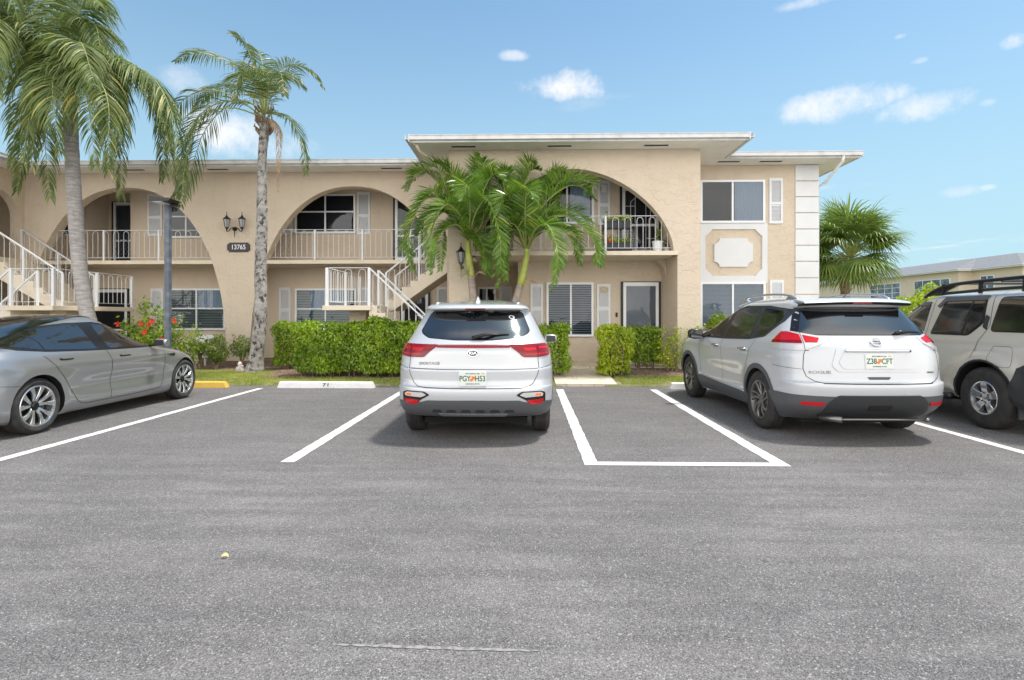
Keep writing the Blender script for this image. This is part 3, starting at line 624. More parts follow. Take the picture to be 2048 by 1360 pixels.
def shutter(px0, px1, py0, py1, y, mid=None, label=None):
    pm = (px0+px1)/2; x0, x1, z0, z1 = X(px0, y-.03), X(px1, y-.03), Z(py1, y-.03, pm), Z(py0, y-.03, pm); f = MB(); fr = .055; t = y-.035
    f.box(x0, x0+fr, t, y-.001, z0, z1); f.box(x1-fr, x1, t, y-.001, z0, z1); f.box(x0+fr, x1-fr, t, y-.001, z0, z0+fr*1.3); f.box(x0+fr, x1-fr, t, y-.001, z1-fr*1.3, z1)
    zm = z0+(z1-z0)*(mid or .45); f.box(x0+fr, x1-fr, t, y-.001, zm-.03, zm+.03)
    z = z0+fr*1.3+.01
    while z < z1-fr*1.3-.02:
        if not (zm-.06 < z < zm+.03): f.add([(x0+fr, t+.003, z), (x1-fr, t+.003, z), (x1-fr, y-.004, z+.028), (x0+fr, y-.004, z+.028), (x0+fr, t+.010, z), (x1-fr, t+.010, z)], [(0, 1, 2, 3), (0, 1, 5, 4)])
        z += .034
    o = f.build('shutter', M['white'], bld)
    MB().box(x0+fr, x1-fr, y-.006, y-.002, z0+.02, z1-.02).build('shutter_back', M['white'], o)
    return o
# right wing
pw(1400.5, 1530, 360, 446, YM, slats=False, split=.5, wide=.05, curtain=(X(1468, YM), X(1526, YM), .04))
pw(1400.5, 1531, 564, 657, YM, back='blind', slats=True, split=.5)
shutter(1539, 1566, 356, 447, YM); shutter(1540, 1568, 560, 655, YM)
# centre recess
shutter(1061, 1086, 568, 657, YM); pw(1093, 1187, 565, 673, YM, back='blind', slats=.06, split=.52)
sh = shutter(1194, 1221, 568, 657, YM)
dm = face_y((X(1208.5, YM)-.0, YM-.045, Z(580, YM, 1208)))
text('D', .24, M['gold'], 'letter', sh, dm, .01, .004, 1.15)
MB().box(X(1231, YM), X(1235, YM), YM-.03, YM-.001, Z(634, YM, 1233), Z(625, YM, 1233)).build('doorbell', M['black'], bld, bevel=.003)
pw(1090, 1188, 360, 448, YM, slats=False, back='curtain', split=.45, curtain=(X(1140, YM), X(1180, YM), .0))
s2_ = shutter(1196, 1220, 361, 450, YM)
MB().prism([(X(1208, YM)+a, Z(378, YM, 1208)+b) for a, b in ((-.09, .10), (-.04, .08), (0, .12), (.04, .08), (.09, .10), (.05, .0), (.08, -.12), (.03, -.08), (0, -.12), (-.03, -.08), (-.08, -.12), (-.05, 0))], YM-.055, YM-.038).build('ornament', M['white'], s2_)
def door(px0, px1, py0, y, zf, style='plain', sides=0.03):
    pm = (px0+px1)/2; x0, x1, z1 = X(px0, y-.05), X(px1, y-.05), Z(py0, y-.05, pm)
    fb = MB(); fb.box(x0, x0+.06, y-.05, y-.001, zf, z1); fb.box(x1-.06, x1, y-.05, y-.001, zf, z1); fb.box(x0+.06, x1-.06, y-.05, y-.001, z1-.02, z1)
    o = fb.build('door', M['bronze'], bld); a, b = x0+.062, x1-.062
    lf = MB(); lf.box(a+.05, b-.05, y-.02, y-.002, zf, z1-.05)
    if style == 'panel':
        for (u0, u1, v0, v1) in ((.3, .7, .55, .66), (.2, .8, .2, .32), (.42, .58, .34, .52), (.1, .26, .4, .8), (.74, .9, .4, .8), (.3, .7, .78, .9)):
            lf.box(a+(b-a)*u0, a+(b-a)*u1, y-.026, y-.019, zf+(z1-zf)*v0, zf+(z1-zf)*v1)
    lf.build('door_leaf', M['blind'] if style in ('panel', 'lattice') else M['blindd'], o)
    st = MB(); st.box(a, a+.075, y-.055, y-.024, zf, z1-.022); st.box(b-.075, b, y-.055, y-.024, zf, z1-.022); st.box(a+.075, b-.075, y-.055, y-.024, z1-.12, z1-.022)
    st.box(a+.075, b-.075, y-.055, y-.024, zf, zf+.2); st.box(a+.075, b-.075, y-.055, y-.024, zf+.82, zf+.88)
    sd = st.build('screen_door', M['frame'], o)
    MB().add([(a+.07, y-.04, zf+.1), (b-.07, y-.04, zf+.1), (b-.07, y-.04, z1-.1), (a+.07, y-.04, z1-.1)], [(0, 1, 2, 3)]).build('screen_mesh', M['screen'], sd)
    gr = MB(); yy = y-.058
    if style == 'lattice':
        k = .13; zz_ = zf+.05
        for i in range(-12, 14):
            for s_ in (1, -1):
                p = []; 
                for j in range(26): 
                    z = zf+.1+j*.08; x = a+.075+((i*k+s_*(z-zf)*.9) % 2.6); 
                    p.append((x, z))
                for (q0, q1) in zip(p[:-1], p[1:]):
                    if a+.07 < q0[0] < b-.07 and a+.07 < q1[0] < b-.07 and q1[1] < z1-.1 and abs(q0[0]-q1[0]) < .2: gr.bar((q0[0], yy, q0[1]), (q1[0], yy, q1[1]), .012, .012)
        gr.build('lattice', M['black'], sd)
    elif style == 'gate':
        c = (a+b)/2
        for (dx, top) in ((-.26, .42), (-.14, .30), (0.14, .30), (.26, .42)): gr.tube([(c+dx, yy, zf+.15), (c+dx, yy, z1-top)], .009, 5)
        for h in (.26, .14): gr.tube([(c-h+2*h*i/8, yy, z1-(.42 if h > .2 else .30)+.16*math.sin(math.pi*i/8)) for i in range(9)], .009, 5)
        for zq in (.5, 1.35): gr.tube([(a+.05, yy, zf+zq), (c-.14, yy, zf+zq)], .008, 5); gr.tube([(c+.14, yy, zf+zq), (b-.05, yy, zf+zq)], .008, 5)
        gr.build('grille', M['rail'], sd)
    elif style == 'scroll':
        c = (a+b)/2
        for s_ in (1, -1):
            gr.tube([(c+s_*.12*math.sin(i*.8), yy, zf+.1+i*.045) for i in range(18)], .008, 5)
        gr.build('grille', M['rail'], sd)
    MB().lathe([(0, -.05), (.02, -.045), (.025, -.02), (.012, 0)], (b-.11 if style != 'x' else a, y-.026, zf+1.0), 'y', 10).build('handle', M['black'], sd, smooth=True)
    return o
door(1242, 1322, 563, YM, .2, 'panel'); door(1240, 1322, 372, YM, ZS, 'gate')
door(958, 990, 400, laY, ZS, 'plain')
pw(955, 992, 574, 640, laY, slats=False, curtain=(X(965, laY), X(975, laY), 0)); shutter(999, 1024, 573, 650, laY)
# left wing, upper
pw(590, 711, 388, 467, YR, row=.55, split=.5); shutter(714, 740, 384, 469, YR); shutter(556, 583, 386, 469, YR); door(786, 846, 388, YR, ZS, 'scroll')
pw(332, 412, 398, 476, YR, row=.55, back='blindd'); shutter(295, 324, 388, 472, YR)
pw(86, 166, 398, 472, YR, row=.55)
door(223, 283, 403, AY, ZS, 'lattice')
# left wing, lower
shutter(558, 581, 575, 655, YR); pw(590, 712, 577, 662, YR, row=.52, back='blindw', slats=.05, curtain=(X(622, YR), X(700, YR), .5)); shutter(716, 738, 575, 655, YR)
door(800, 860, 578, YR, .15, 'plain'); shutter(874, 897, 574, 656, YR)
shutter(301, 326, 577, 657, YR); pw(335, 451, 577, 660, YR, row=.52, back='blindw', slats=.05, curtain=(X(400, YR), X(446, YR), .5)); door(180, 258, 577, YR, .15, 'plain')

# railings
def railing(p, q, h=.86, hoop=.15, name='railing', post=(True, True), extra=1.5, hp=.045, parent=None, flat=True):
    p = Vector(p); q = Vector(q); d = q-p; Lh = math.hypot(d.x, d.y); mb = MB(); up = Vector((0, 0, 1))
    def P(t, z): return p+d*t+up*z
    mb.bar(P(0, h), P(1, h), .038, .012 if flat else .03); mb.bar(P(0, .09), P(1, .09), .022, .01)
    n = max(1, int(round(Lh/(hoop*2)))); 
    for i in range(n):
        a = (i+.25)/n; b = (i+.75)/n; w = (b-a)
        pts = [P(a, .09), P(a, h-.03-hoop/2)]+[P(a+w*(1-math.cos(t))/2, h-.03-hoop/2+hoop/2*math.sin(t)) for t in [math.pi*k/6 for k in range(1, 6)]]+[P(b, h-.03-hoop/2), P(b, .09)]
        mb.tube(pts, .0068, 5, cap=False)
    o = mb.build(name, M['rail'], parent or bld)
    k = max(1, int(round(Lh/extra)))
    for i in range(k+1):
        if (i == 0 and not post[0]) or (i == k and not post[1]): continue
        c = P(i/k, 0); MB().box(c.x-hp/2, c.x+hp/2, c.y-hp/2, c.y+hp/2, c.z, c.z+h+.004).build('post', M['rail'], o)
    return o
railing((cxs[0]-2.45, YL+.17, ZS), (BX0-.02, YL+.17, ZS), .86, extra=1.42, post=(False, True))
railing((cxs[1]-2.3, YL+.17, ZS), (cxs[1]+2.42, YL+.17, ZS), .86, extra=1.55, post=(False, False))
railing((arc[0][0]+.02, YC+.14, ZS), (arc[-1][0]-.04, YC+.14, ZS), .86, extra=1.62, post=(False, False))
# stairs
def stair(xa, xb, y0, y1, za, zb, n, name='stair_flight', slab=.2):
    """treads rise from (xa,za) to (xb,zb)"""
    tx = (xb-xa)/n; rz = (zb-za)/n; s = math.copysign(1, tx); prof = []
    for i in range(n): prof += [(xa+i*tx, za+i*rz), (xa+i*tx, za+(i+1)*rz)]
    prof += [(xb, zb), (xb, zb-slab-rz), (xa+tx*.9, za-slab*.55), (xa, za-slab*.55)]
    return MB().prism(prof, y0, y1).build(name, M['slab'], bld, bevel=.006)
def slope_rail(xa, xb, y, za, zb, h=.86, **k): return railing((xa, y, za), (xb, y, zb), h, flat=False, **k)
LZ = 1.66
# centre stair
def lstair(xl0, xl1, xtop, xbot, mirror=False):
    l = MB(); a, b = sorted((xl0, xl1)); l.box(a-.08, b+.05, 12.5, YL-.004, LZ-.11, LZ); l.build('stair_landing', M['slab'], bld, bevel=.008)
    l = MB(); l.box((a+b)/2-.2, (a+b)/2+.2, 13.3, 13.9, .1, LZ-.11); l.build('landing_pier', M['stucco_in'], bld)
    s = 1 if xtop > xl1 else -1
    stair(xl1, xtop, 14.02, YL-.03, LZ, ZS, 8)
    # lower flight: from the landing down in the same direction
    n = 9; tx = (xbot-xl1)/n; rz = (LZ-.12)/n; prof = []
    for i in range(n): prof += [(xl1+i*tx, LZ-i*rz), (xl1+(i+1)*tx-(0), LZ-i*rz)] if i == 0 else [(xl1+i*tx, LZ-i*rz), (xl1+(i+1)*tx, LZ-i*rz)]
    prof += [(xbot, .12), (xbot, .05), (xbot-tx*1.2, .05), (xl1, LZ-.3)]
    MB().prism([(p[0], p[1]-rz if False else p[1]) for p in prof], 12.56, 13.28).build('stair_flight', M['slab'], bld, bevel=.006)
    railing((xl0, 12.58, LZ), (xl1, 12.58, LZ), .86, extra=2, hp=.06)
    railing((xl0, 12.62, LZ), (xl0, YL-.06, LZ), .86, extra=1.3, post=(False, True), hp=.05)
    slope_rail(xl1, xbot, 12.58, LZ, .12, post=(False, True), extra=1.1); slope_rail(xl1+.02*s, xbot, 13.3, LZ, .12, extra=1.1)
    slope_rail(xl1+.02*s, xtop, 14.04, LZ, ZS, extra=.95); slope_rail(xl1+.02*s, xtop, YL-.1, LZ, ZS, extra=.95)
lstair(-4.52, -3.55, BX0-.02, -1.9)
lstair(-10.9, -11.9, BXL+.02, -13.7)
# ------------------------------------------------------------------ lamps and signs
def lantern_mesh(root, c, s=1.0):
    """hexagonal coach lantern, c = centre of its cage"""
    c = Vector(c)
    r = MB(); r.lathe([(.012, .30), (.006, .235), (.014, .225), (.02, .20), (.045, .165), (.105, .115), (.112, .105), (.10, .10)], c, 'z', 6, True)
    r.v = [tuple(c+(Vector(v)-c)*s) for v in r.v]; r.build('lamp_roof', M['black'], root)
    b = MB(); b.lathe([(.05, -.13), (.058, -.118), (.03, -.15), (.012, -.20), (.016, -.215), (.004, -.24)], c, 'z', 8, True)
    for k in range(6):
        t = math.pi*k/3; b.bar(c+Vector((.05*math.cos(t), .05*math.sin(t), -.12)), c+Vector((.092*math.cos(t), .092*math.sin(t), .105)), .010, .010)
    b.v = [tuple(c+(Vector(v)-c)*s) for v in b.v]; b.build('lamp_cage', M['black'], root)
    g = MB(); g.lathe([(.046, -.118), (.086, .10)], c, 'z', 6, True); g.v = [tuple(c+(Vector(v)-c)*s) for v in g.v]; g.build('lamp_glass', M['lampglass'], root)
lp = at(468, 458, YL-.2); L1 = thing('wall_lantern', (lp.x, YL, lp.z), 'black double wall lantern on the pillar above the number sign', 'wall lamp')
for px in (453.5, 484): lantern_mesh(L1, at(px, 446, YL-.2), 1.0)
b = MB()
for px in (453.5, 484):
    e = at(px, 463, YL-.2); c0 = at(469, 456, YL-.08); b.tube(spline([c0, at(469+(px-469)*.4, 456, YL-.15), at(469+(px-469)*.75, 462, YL-.2), e], 10), .011, 6)
b.lathe([(.0, -.09), (.03, -.085), (.05, -.05), (.06, -.02), (.065, 0)], (at(470, 458, YL).x, YL-.002, at(470, 458, YL).z), 'y', 14)
b.tube([at(469, 462, YL-.08), at(469, 475, YL-.08)], [.014, .008], 6); b.build('lamp_bracket', M['black'], L1)
q = at(922, 510, YC-.15); L2 = thing('wall_lantern', (q.x, YC, q.z), 'black single wall lantern on the front pillar behind the left short palm', 'wall lamp')
lantern_mesh(L2, at(922, 514, YC-.15), 1.12)
b = MB(); b.tube(spline([at(922, 528, YC-.15), at(922, 536, YC-.15), at(923, 540, YC-.08), at(924, 536, YC-.01)], 10), .012, 6); b.lathe([(.0, -.02), (.05, -.015), (.055, 0)], (at(924, 535, YC).x, YC-.002, at(924, 535, YC).z), 'y', 12)
b.tube([at(922, 536, YC-.15), at(922, 556, YC-.10)], [.012, .004], 6); b.build('lamp_bracket', M['black'], L2)
# number sign 13765
y = YL-.03; sx0, sx1, sz0, sz1 = X(454, y), X(499.5, y), Z(504, y, 476), Z(485, y, 476); c = .055
sg = MB().prism([(sx0+c, sz0), (sx1-c, sz0), (sx1-c*.7, sz0+c*.7), (sx1, sz0+c), (sx1, sz1-c), (sx1-c*.7, sz1-c*.7), (sx1-c, sz1), (sx0+c, sz1), (sx0+c*.7, sz1-c*.7), (sx0, sz1-c), (sx0, sz0+c), (sx0+c*.7, sz0+c*.7)], YL-.028, YL-.002).build('number_sign', M['sign'], bevel=.003)
tag(sg, 'dark house number sign reading 13765 on the wide pillar', 'sign')
text('13765', .185, M['letter'], 'lettering', sg, face_y(((sx0+sx1)/2, YL-.031, (sz0+sz1)/2)), .002, .002, .90)
# parking lot lamp
px = 336; Yp = 12.3; pc = at(px, 640, Yp); LPt = thing('street_lamp', (pc.x, Yp, .1), 'slate blue lamp post with a flat black light head above the grey sedan', 'street lamp')
zt_ = Z(405, Yp, px); pm = MB(); pm.lathe([(.074, .08), (.074, zt_-.02), (.06, zt_)], (pc.x, Yp, 0), 'z', 8, True); pm.build('pole', M['post'], LPt)
pm = MB(); pm.lathe([(.15, .08), (.15, .10), (.10, .13)], (pc.x, Yp, 0), 'z', 8); pm.build('pole_base', M['post'], LPt)
h = MB(); hx0, hx1 = X(302, Yp-.3), X(343, Yp-.3); h.prism([(hx0, zt_-.035), (hx0+.05, zt_+.0), (hx1, zt_+.02), (hx1+.05, zt_-.0), (hx1, zt_-.05), (hx0+.08, zt_-.055)], Yp-.42, Yp-.02); h.box(hx1-.14, hx1-.02, Yp-.12, Yp+.06, zt_-.10, zt_-.04)
h.build('light_head', M['black'], LPt); MB().box(hx0+.09, hx1-.15, Yp-.40, Yp-.05, zt_-.066, zt_-.056).build('led_panel', M['led'], LPt)

# ------------------------------------------------------------------ vegetation
def leafcloud(P, N_, size, rs, asp=.5, droop=.5, jit=.5):
    """folded diamond leaves at points P with outward normals N_: 4 verts, 2 tris each (own island)"""
    n = len(P); ax = rs.normal(0, 1, (n, 3)); nrm = N_+rs.normal(0, jit, (n, 3)); nrm /= np.linalg.norm(nrm, axis=1)[:, None]+1e-9
    d = ax-(ax*nrm).sum(1)[:, None]*nrm; d[:, 2] -= droop*1.2; d -= (d*nrm).sum(1)[:, None]*nrm*.7; d /= np.linalg.norm(d, axis=1)[:, None]+1e-9
    s = np.cross(d, nrm); s /= np.linalg.norm(s, axis=1)[:, None]+1e-9
    L_ = size*rs.uniform(.65, 1.25, n)[:, None]; w = L_*asp*.5
    V = np.zeros((n, 4, 3)); V[:, 0] = P; V[:, 1] = P+d*L_*.45+s*w+nrm*w*.25; V[:, 2] = P+d*L_; V[:, 3] = P+d*L_*.45-s*w+nrm*w*.25
    return V
def leafmesh(name, V, m, parent=None):
    n = len(V); me = bpy.data.meshes.new(name); me.vertices.add(n*4); me.vertices.foreach_set('co', V.astype(np.float32).ravel())
    b = (np.arange(n)*4)[:, None]; idx = np.concatenate([b+[0, 1, 2], b+[0, 2, 3]], 1).astype(np.int32).ravel(); k = n*2
    me.loops.add(k*3); me.loops.foreach_set('vertex_index', idx); me.polygons.add(k)
    me.polygons.foreach_set('loop_start', np.arange(0, k*3, 3, dtype=np.int32)); me.polygons.foreach_set('loop_total', np.full(k, 3, dtype=np.int32))
    me.materials.append(m); me.update(calc_edges=True); return link(name, me, parent)
def lump(p, f, seed): return np.sin(p[:, 0]*f+seed)*np.sin(p[:, 1]*f*1.1+seed*2)+np.sin(p[:, 2]*f*1.3+seed*3+p[:, 0]*f*.6)
def hedge(name, x0, x1, y0, y1, z0, z1, n, size, m, seed, label, cat='hedge', group='clipped hedges in front of the building', top=None, rnd=.10, taper=.0, depth=.20, stems=True):
    rs = np.random.RandomState(seed); cx, cy, cz = (x0+x1)/2, (y0+y1)/2, (z0+z1)/2; hx, hy, hz = (x1-x0)/2, (y1-y0)/2, (z1-z0)/2
    # sample faces of the rounded box by area, seen sides first
    A_ = np.array([hx*hz*4, hx*hz*2.4, hy*hz*4, hy*hz*4, hx*hy*4.5]); f = rs.choice(5, n, p=A_/A_.sum()); u = rs.uniform(-1, 1, n); v = rs.uniform(-1, 1, n)
    P = np.zeros((n, 3)); Nn = np.zeros((n, 3))
    for k, (ax_, sg_) in enumerate(((1, -1), (1, 1), (0, -1), (0, 1), (2, 1))):
        q = f == k; o = [i for i in range(3) if i != ax_]; P[q, ax_] = sg_; P[q, o[0]] = u[q]; P[q, o[1]] = v[q]; Nn[q, ax_] = sg_
    # superellipsoid rounding
    r = (np.abs(P)**6).sum(1)**(1/6); P /= r[:, None]; Nn = .6*Nn+.5*P*np.array([hx, hy, hz]).min()/np.array([hx, hy, hz]); Nn /= np.linalg.norm(Nn, axis=1)[:, None]
    Hs = np.array([hx, hy, hz]); Q = P*Hs; dpt = rs.rand(n)**1.6*depth
    Q = Q-Nn*dpt[:, None]+Nn*(lump(Q, 5.2, seed)*.05+lump(Q, 13, seed+2)*.03)[:, None]
    tz = (Q[:, 2]/hz+1)/2; Q[:, 0] *= 1-taper*(1-tz); Q[:, 1] *= 1-taper*(1-tz)
    if top is not None: Q[:, 2] += tz*np.interp(Q[:, 0]+cx, *top)
    Q += np.array([cx, cy, cz]); ok = Q[:, 2] > z0-.02; Q = Q[ok]; Nn = Nn[ok]
    # stray shoots on top
    ns = int((x1-x0)*14); sx_ = rs.uniform(x0+.05, x1-.05, ns); sh = rs.rand(ns)**2*.10
    ext = []; en = []
    for i in range(ns):
        zt2 = z1+(np.interp(sx_[i], *top) if top is not None else 0); yy = rs.uniform(y0+.05, y1-.05)
        for k in range(5): ext.append((sx_[i]+rs.normal(0, .02), yy+rs.normal(0, .02), zt2-.03+sh[i]*k/4+.02)); en.append((rs.normal(), rs.normal(), .8))
    Q = np.concatenate([Q, np.array(ext)]); Nn = np.concatenate([Nn, np.array(en)])
    root = thing(name, (cx, cy, z0), label, cat, group)
    leafmesh('foliage', leafcloud(Q, Nn, size, rs, .52, .9, .8), m, root)
    # inner twigs: real stems filling the inside
    tw = MB(); rr = random.Random(seed)
    for i in range(int((x1-x0)*9)+5):
        bx, by = rr.uniform(x0+.12, x1-.12), rr.uniform(y0+.12, y1-.1); bz = .06
        tw.tube([(bx, by, bz), (bx+rr.uniform(-.05, .05), by+rr.uniform(-.05, .05), (z0+z1)/2), (bx+rr.uniform(-.15, .15), by, z1-.1)], [.014, .010, .004], 5)
        for k in range(5):
            zz_ = z0+.1+(z1-z0)*.16*k; tw.tube([(bx, by, zz_), (bx+rr.uniform(-.2, .2), by+rr.uniform(-.18, .18), zz_+.18)], [.006, .003], 4)
    tw.build('stem', M['twig'], root); return root
gy = .08
hA0 = X(580, 12.05); hedge('hedge', hA0, -1.95, 11.95, 12.50, .16, Z(646, 11.98), 34000, .072, M['hedge'], 3, 'long glossy green clipped hedge in front of the right staircase left of the compact crossover',
      top=([-6, -5.0, -4.6, -4.1, -3.6, -3.2, -2.6, -1.9], [-.05, -.02, .02, .0, .05, .03, .01, .02]), taper=.05)
hedge('hedge', X(546, 13.3), X(606, 13.3), 13.2, 13.8, .20, Z(645, 13.3), 6500, .062, M['hedge'], 4, 'small dark green clipped hedge block at the left end of the long hedge', taper=.12)
hedge('hedge', X(1062, 12.1), X(1141, 12.1), 12.0, 12.7, .14, Z(650, 12.05), 7500, .060, M['hedge'], 5, 'green clipped hedge block between the parked crossover and the tan walkway', taper=.10)
hedge('hedge', X(1197, 12.2), X(1270, 12.2), 12.1, 12.75, .13, Z(655, 12.15), 6500, .062, M['hedge2'], 6, 'bright yellow green clipped hedge block right of the tan walkway', taper=.15)
hedge('hedge', X(1252, 13.3), X(1326, 13.3), 13.2, 13.8, .26, Z(653, 13.3), 5500, .062, M['hedge'], 7, 'dark green clipped hedge block under the front door beside the yellow green hedge', taper=.12)
def ball_bush(name, px, Y, z0, z1, w, n, size, m, seed, label, cat='shrub', group='small shrubs in front of the wide pillar', fill=.55):
    rs = np.random.RandomState(seed); c = at(px, 632, Y); cx = c.x; d = rs.normal(0, 1, (n, 3)); d /= np.linalg.norm(d, axis=1)[:, None]
    r = rs.uniform(fill, 1, n)**.7; Q = d*r[:, None]; Q *= (1+.16*lump(d*2, 1.7, seed))[:, None]*np.array([w/2, w/2*.8, (z1-z0)/2]); Q += np.array([cx, Y, (z0+z1)/2])
    root = thing(name, (cx, Y, .1), label, cat, group)
    leafmesh('foliage', leafcloud(Q, d, size, rs, .55, .4, .7), m, root)
    tw = MB(); rr = random.Random(seed)
    for i in range(9):
        a = rr.uniform(0, 6.28); e = Vector((cx+math.cos(a)*w*.36, Y+math.sin(a)*w*.3, z0+(z1-z0)*rr.uniform(.3, .9)))
        tw.tube(spline([(cx+rr.uniform(-.05, .05), Y+rr.uniform(-.05, .05), .08), (cx+math.cos(a)*w*.12, Y+math.sin(a)*.05, z0+.05), e], 5), [.016, .014, .012, .009, .007, .004], 5)
    tw.build('stem', M['twig'], root); return root
ball_bush('shrub', 433, 13.6, .22, .98, .62, 1800, .06, M['bush'], 11, 'rounded green shrub between the hood of the grey sedan and the pillar')
ball_bush('shrub', 484, 13.9, .38, .92, .62, 1100, .055, M['bush'], 12, 'sparse reddish green shrub just left of the tall palm trunk')
ball_bush('shrub', 400, 13.7, .45, .80, .5, 500, .06, M['bush'], 13, 'low thin green shrub beside the white plastic chair')
ball_bush('shrub', 1438, 13.9, .95, 1.45, .62, 1500, .07, M['hedge'], 14, 'green bush under the right wing window behind the crossover mirror', group=None)
# leggy branching plants
def leggy(name, px, Y, tips, n, size, m, seed, label, flowers=None, cat='shrub', group=None, base=.1, clus=.13, thick=.012, flowerg=None):
    rs = np.random.RandomState(seed); rr = random.Random(seed); b0 = at(px, 632, Y); root = thing(name, (b0.x, Y, base), label, cat, group); tw = MB(); P = []; Nn = []
    for (tx, ty, dy) in tips:
        e = at(tx, ty, Y+dy); b = Vector((b0.x+rr.uniform(-.12, .12), Y+rr.uniform(-.06, .06), base)); mid = b.lerp(e, .5)+Vector((rr.uniform(-.06, .06), 0, rr.uniform(0, .08)))
        sp = spline([b, mid, e], 8); tw.tube(sp, [thick*(1-.09*i) for i in range(9)], 5)
        for i in range(int(n/len(tips))):
            t = 1-rr.random()**1.5*.75; k = min(int(t*8), 7); p = sp[k].lerp(sp[k+1], t*8-k); P.append(p+Vector([rr.gauss(0, clus*.6) for _ in range(3)])); Nn.append((rr.gauss(0, 1), rr.gauss(-.4, 1), rr.gauss(.7, .6)))
    tw.build('stem', M['twig'], root); leafmesh('foliage', leafcloud(np.array(P), np.array(Nn), size, rs, .5, .3, .5), m, root)
    for (fx, fy, dy) in (flowers or []):
        c = at(fx, fy, Y+dy); f = MB()
        for k in range(5):
            a = k*1.257+rr.random(); u = Vector((math.cos(a), -.35, math.sin(a))); v = Vector((-math.sin(a), 0, math.cos(a)))
            f.add([c, c+u*.035+v*.022, c+u*.065+v*.018+Vector((0, -.01, 0)), c+u*.07-v*.012, c+u*.035-v*.024], [(0, 1, 2, 3, 4)])
        f.tube([c, c+Vector((0, -.06, -.01))], .004, 4); f.build('flower', M['red'], root, recalc=False)
    return root
leggy('hibiscus_bush', 305, 13.0, [(288, 605, 0), (318, 622, .1), (300, 650, -.1), (345, 640, 0), (270, 655, .1), (330, 665, -.2), (252, 645, 0), (355, 665, .1), (300, 680, -.2), (362, 690, 0)], 3000, .085, M['hedge'], 21,
      'tall hibiscus bush with red flowers beside the lamp post', [(283, 647, -.2), (298, 650, -.25), (290, 664, -.25), (306, 642, -.2), (318, 681, -.3), (349, 641, -.1), (322, 678, -.3), (236, 648, 0)], clus=.14)
leggy('thin_shrub', 385, 13.2, [(392, 656, 0), (370, 668, 0), (400, 668, .1), (380, 690, 0), (365, 685, -.1)], 500, .075, M['hedge'], 22, 'thin arching green shrub in front of the white plastic chair', clus=.10)
leggy('bare_shrub', 1345, 13.0, [(1330, 655, 0), (1350, 668, 0), (1335, 690, 0), (1355, 655, .1), (1320, 680, .1), (1340, 705, -.1), (1365, 700, 0), (1318, 712, 0)], 620, .07, M['hedge2'], 23, 'leggy half bare shrub with pale stems at the corner of the front pillar', clus=.10, thick=.011)
leggy('bare_shrub', 1366, 13.0, [(1396, 655, 0), (1384, 664, .1), (1378, 676, 0), (1404, 665, .1)], 420, .075, M['hedge'], 24, 'leaning green tufted shrub between the front pillar and the crossover hood', clus=.10, thick=.011)
# --- palms
def frond(mb_l, mb_r, ctrl, L_, n, rr, droop=.6, w=.02, r0=.018, wind=Vector((0, 0, 0)), fwd=.55, start=.12, vee=.25, tipw=.35):
    sp = spline(ctrl, n); mb_r.tube([sp[i] for i in range(0, n+1, 3)]+[sp[-1]], [max(r0*(1-i/(n/3+1)), .003) for i in range(len(range(0, n+1, 3))+1)], 5, cap=False)
    up = Vector((0, 0, 1))
    for i in range(n+1):
        t = i/n
        if t < start: continue
        T = (sp[min(i+1, n)]-sp[max(i-1, 0)]).normalized(); S = T.cross(up)
        if S.length < .15: S = T.cross(Vector((0, 1, 0)))
        S.normalize(); U = S.cross(T)
        u = (t-start)/(1-start); ll = L_*(.55+.6*math.sin(math.pi*min(u*1.1, 1)**.8))*(1-.55*u**3)
        for sg_ in (1, -1):
            for q in (0, .5):
                if rr.random() < .05: continue
                p = sp[i] if q == 0 or i == n else sp[i].lerp(sp[i+1], .5)
                d = (S*sg_+T*(fwd+.4*u)+U*(vee+rr.uniform(-.25, .25))+wind*.6).normalized(); l = ll*rr.uniform(.8, 1.12)
                p0 = p; vs = []; ww = w*rr.uniform(.8, 1.2); st = 4
                side = (T+U*rr.uniform(-.9, .9)+S*rr.uniform(-.3, .3)).normalized()
                for k in range(st+1):
                    f = k/st; wk = ww*(.55+.9*f if f < .5 else 1-(f-.5)*2*(1-.08))*.5
                    vs += [p0-side*wk, p0+side*wk]
                    d = (d+Vector((0, 0, -1))*droop*(.25+.5*f)+wind*.35*f+Vector((rr.uniform(-.05, .05), rr.uniform(-.05, .05), 0))).normalized(); p0 = p0+d*l/st
                    side = (side-d*side.dot(d)).normalized()
                mb_l.add(vs, [(2*k, 2*k+1, 2*k+3, 2*k+2) for k in range(st)])
def arcs(c, az, el, ln, drop, k=4):
    """control points of an arching frond from c"""
    p = Vector(c); o = [p.copy()]; e = el
    for i in range(k): p = p+Vector((math.cos(az)*math.cos(e), math.sin(az)*math.cos(e), math.sin(e)))*ln/k; o.append(p.copy()); e -= drop/k
    return o
WIND = Vector((-.25, .0, -.1))
def fronds(root, lst, m, name='frond', **k):
    for c in lst:
        rr = random.Random(hash(tuple(round(v, 2) for v in c[1][:])) % 9999); l = MB(); r = MB(); kw = dict(k)
        if isinstance(c[-1], dict): kw.update(c[-1]); c = c[:-1]
        mm_ = kw.pop('m', m); frond(l, r, c, kw.pop('L'), kw.pop('n'), rr, **kw)
        o = r.build(name, M['rachis'] if mm_ != 'dead' else M['dead'], root, smooth=True); l.build('leaflets', M[mm_], o, recalc=False)
def PP(px, py, Y, dy=0): return at(px, py, Y+dy)
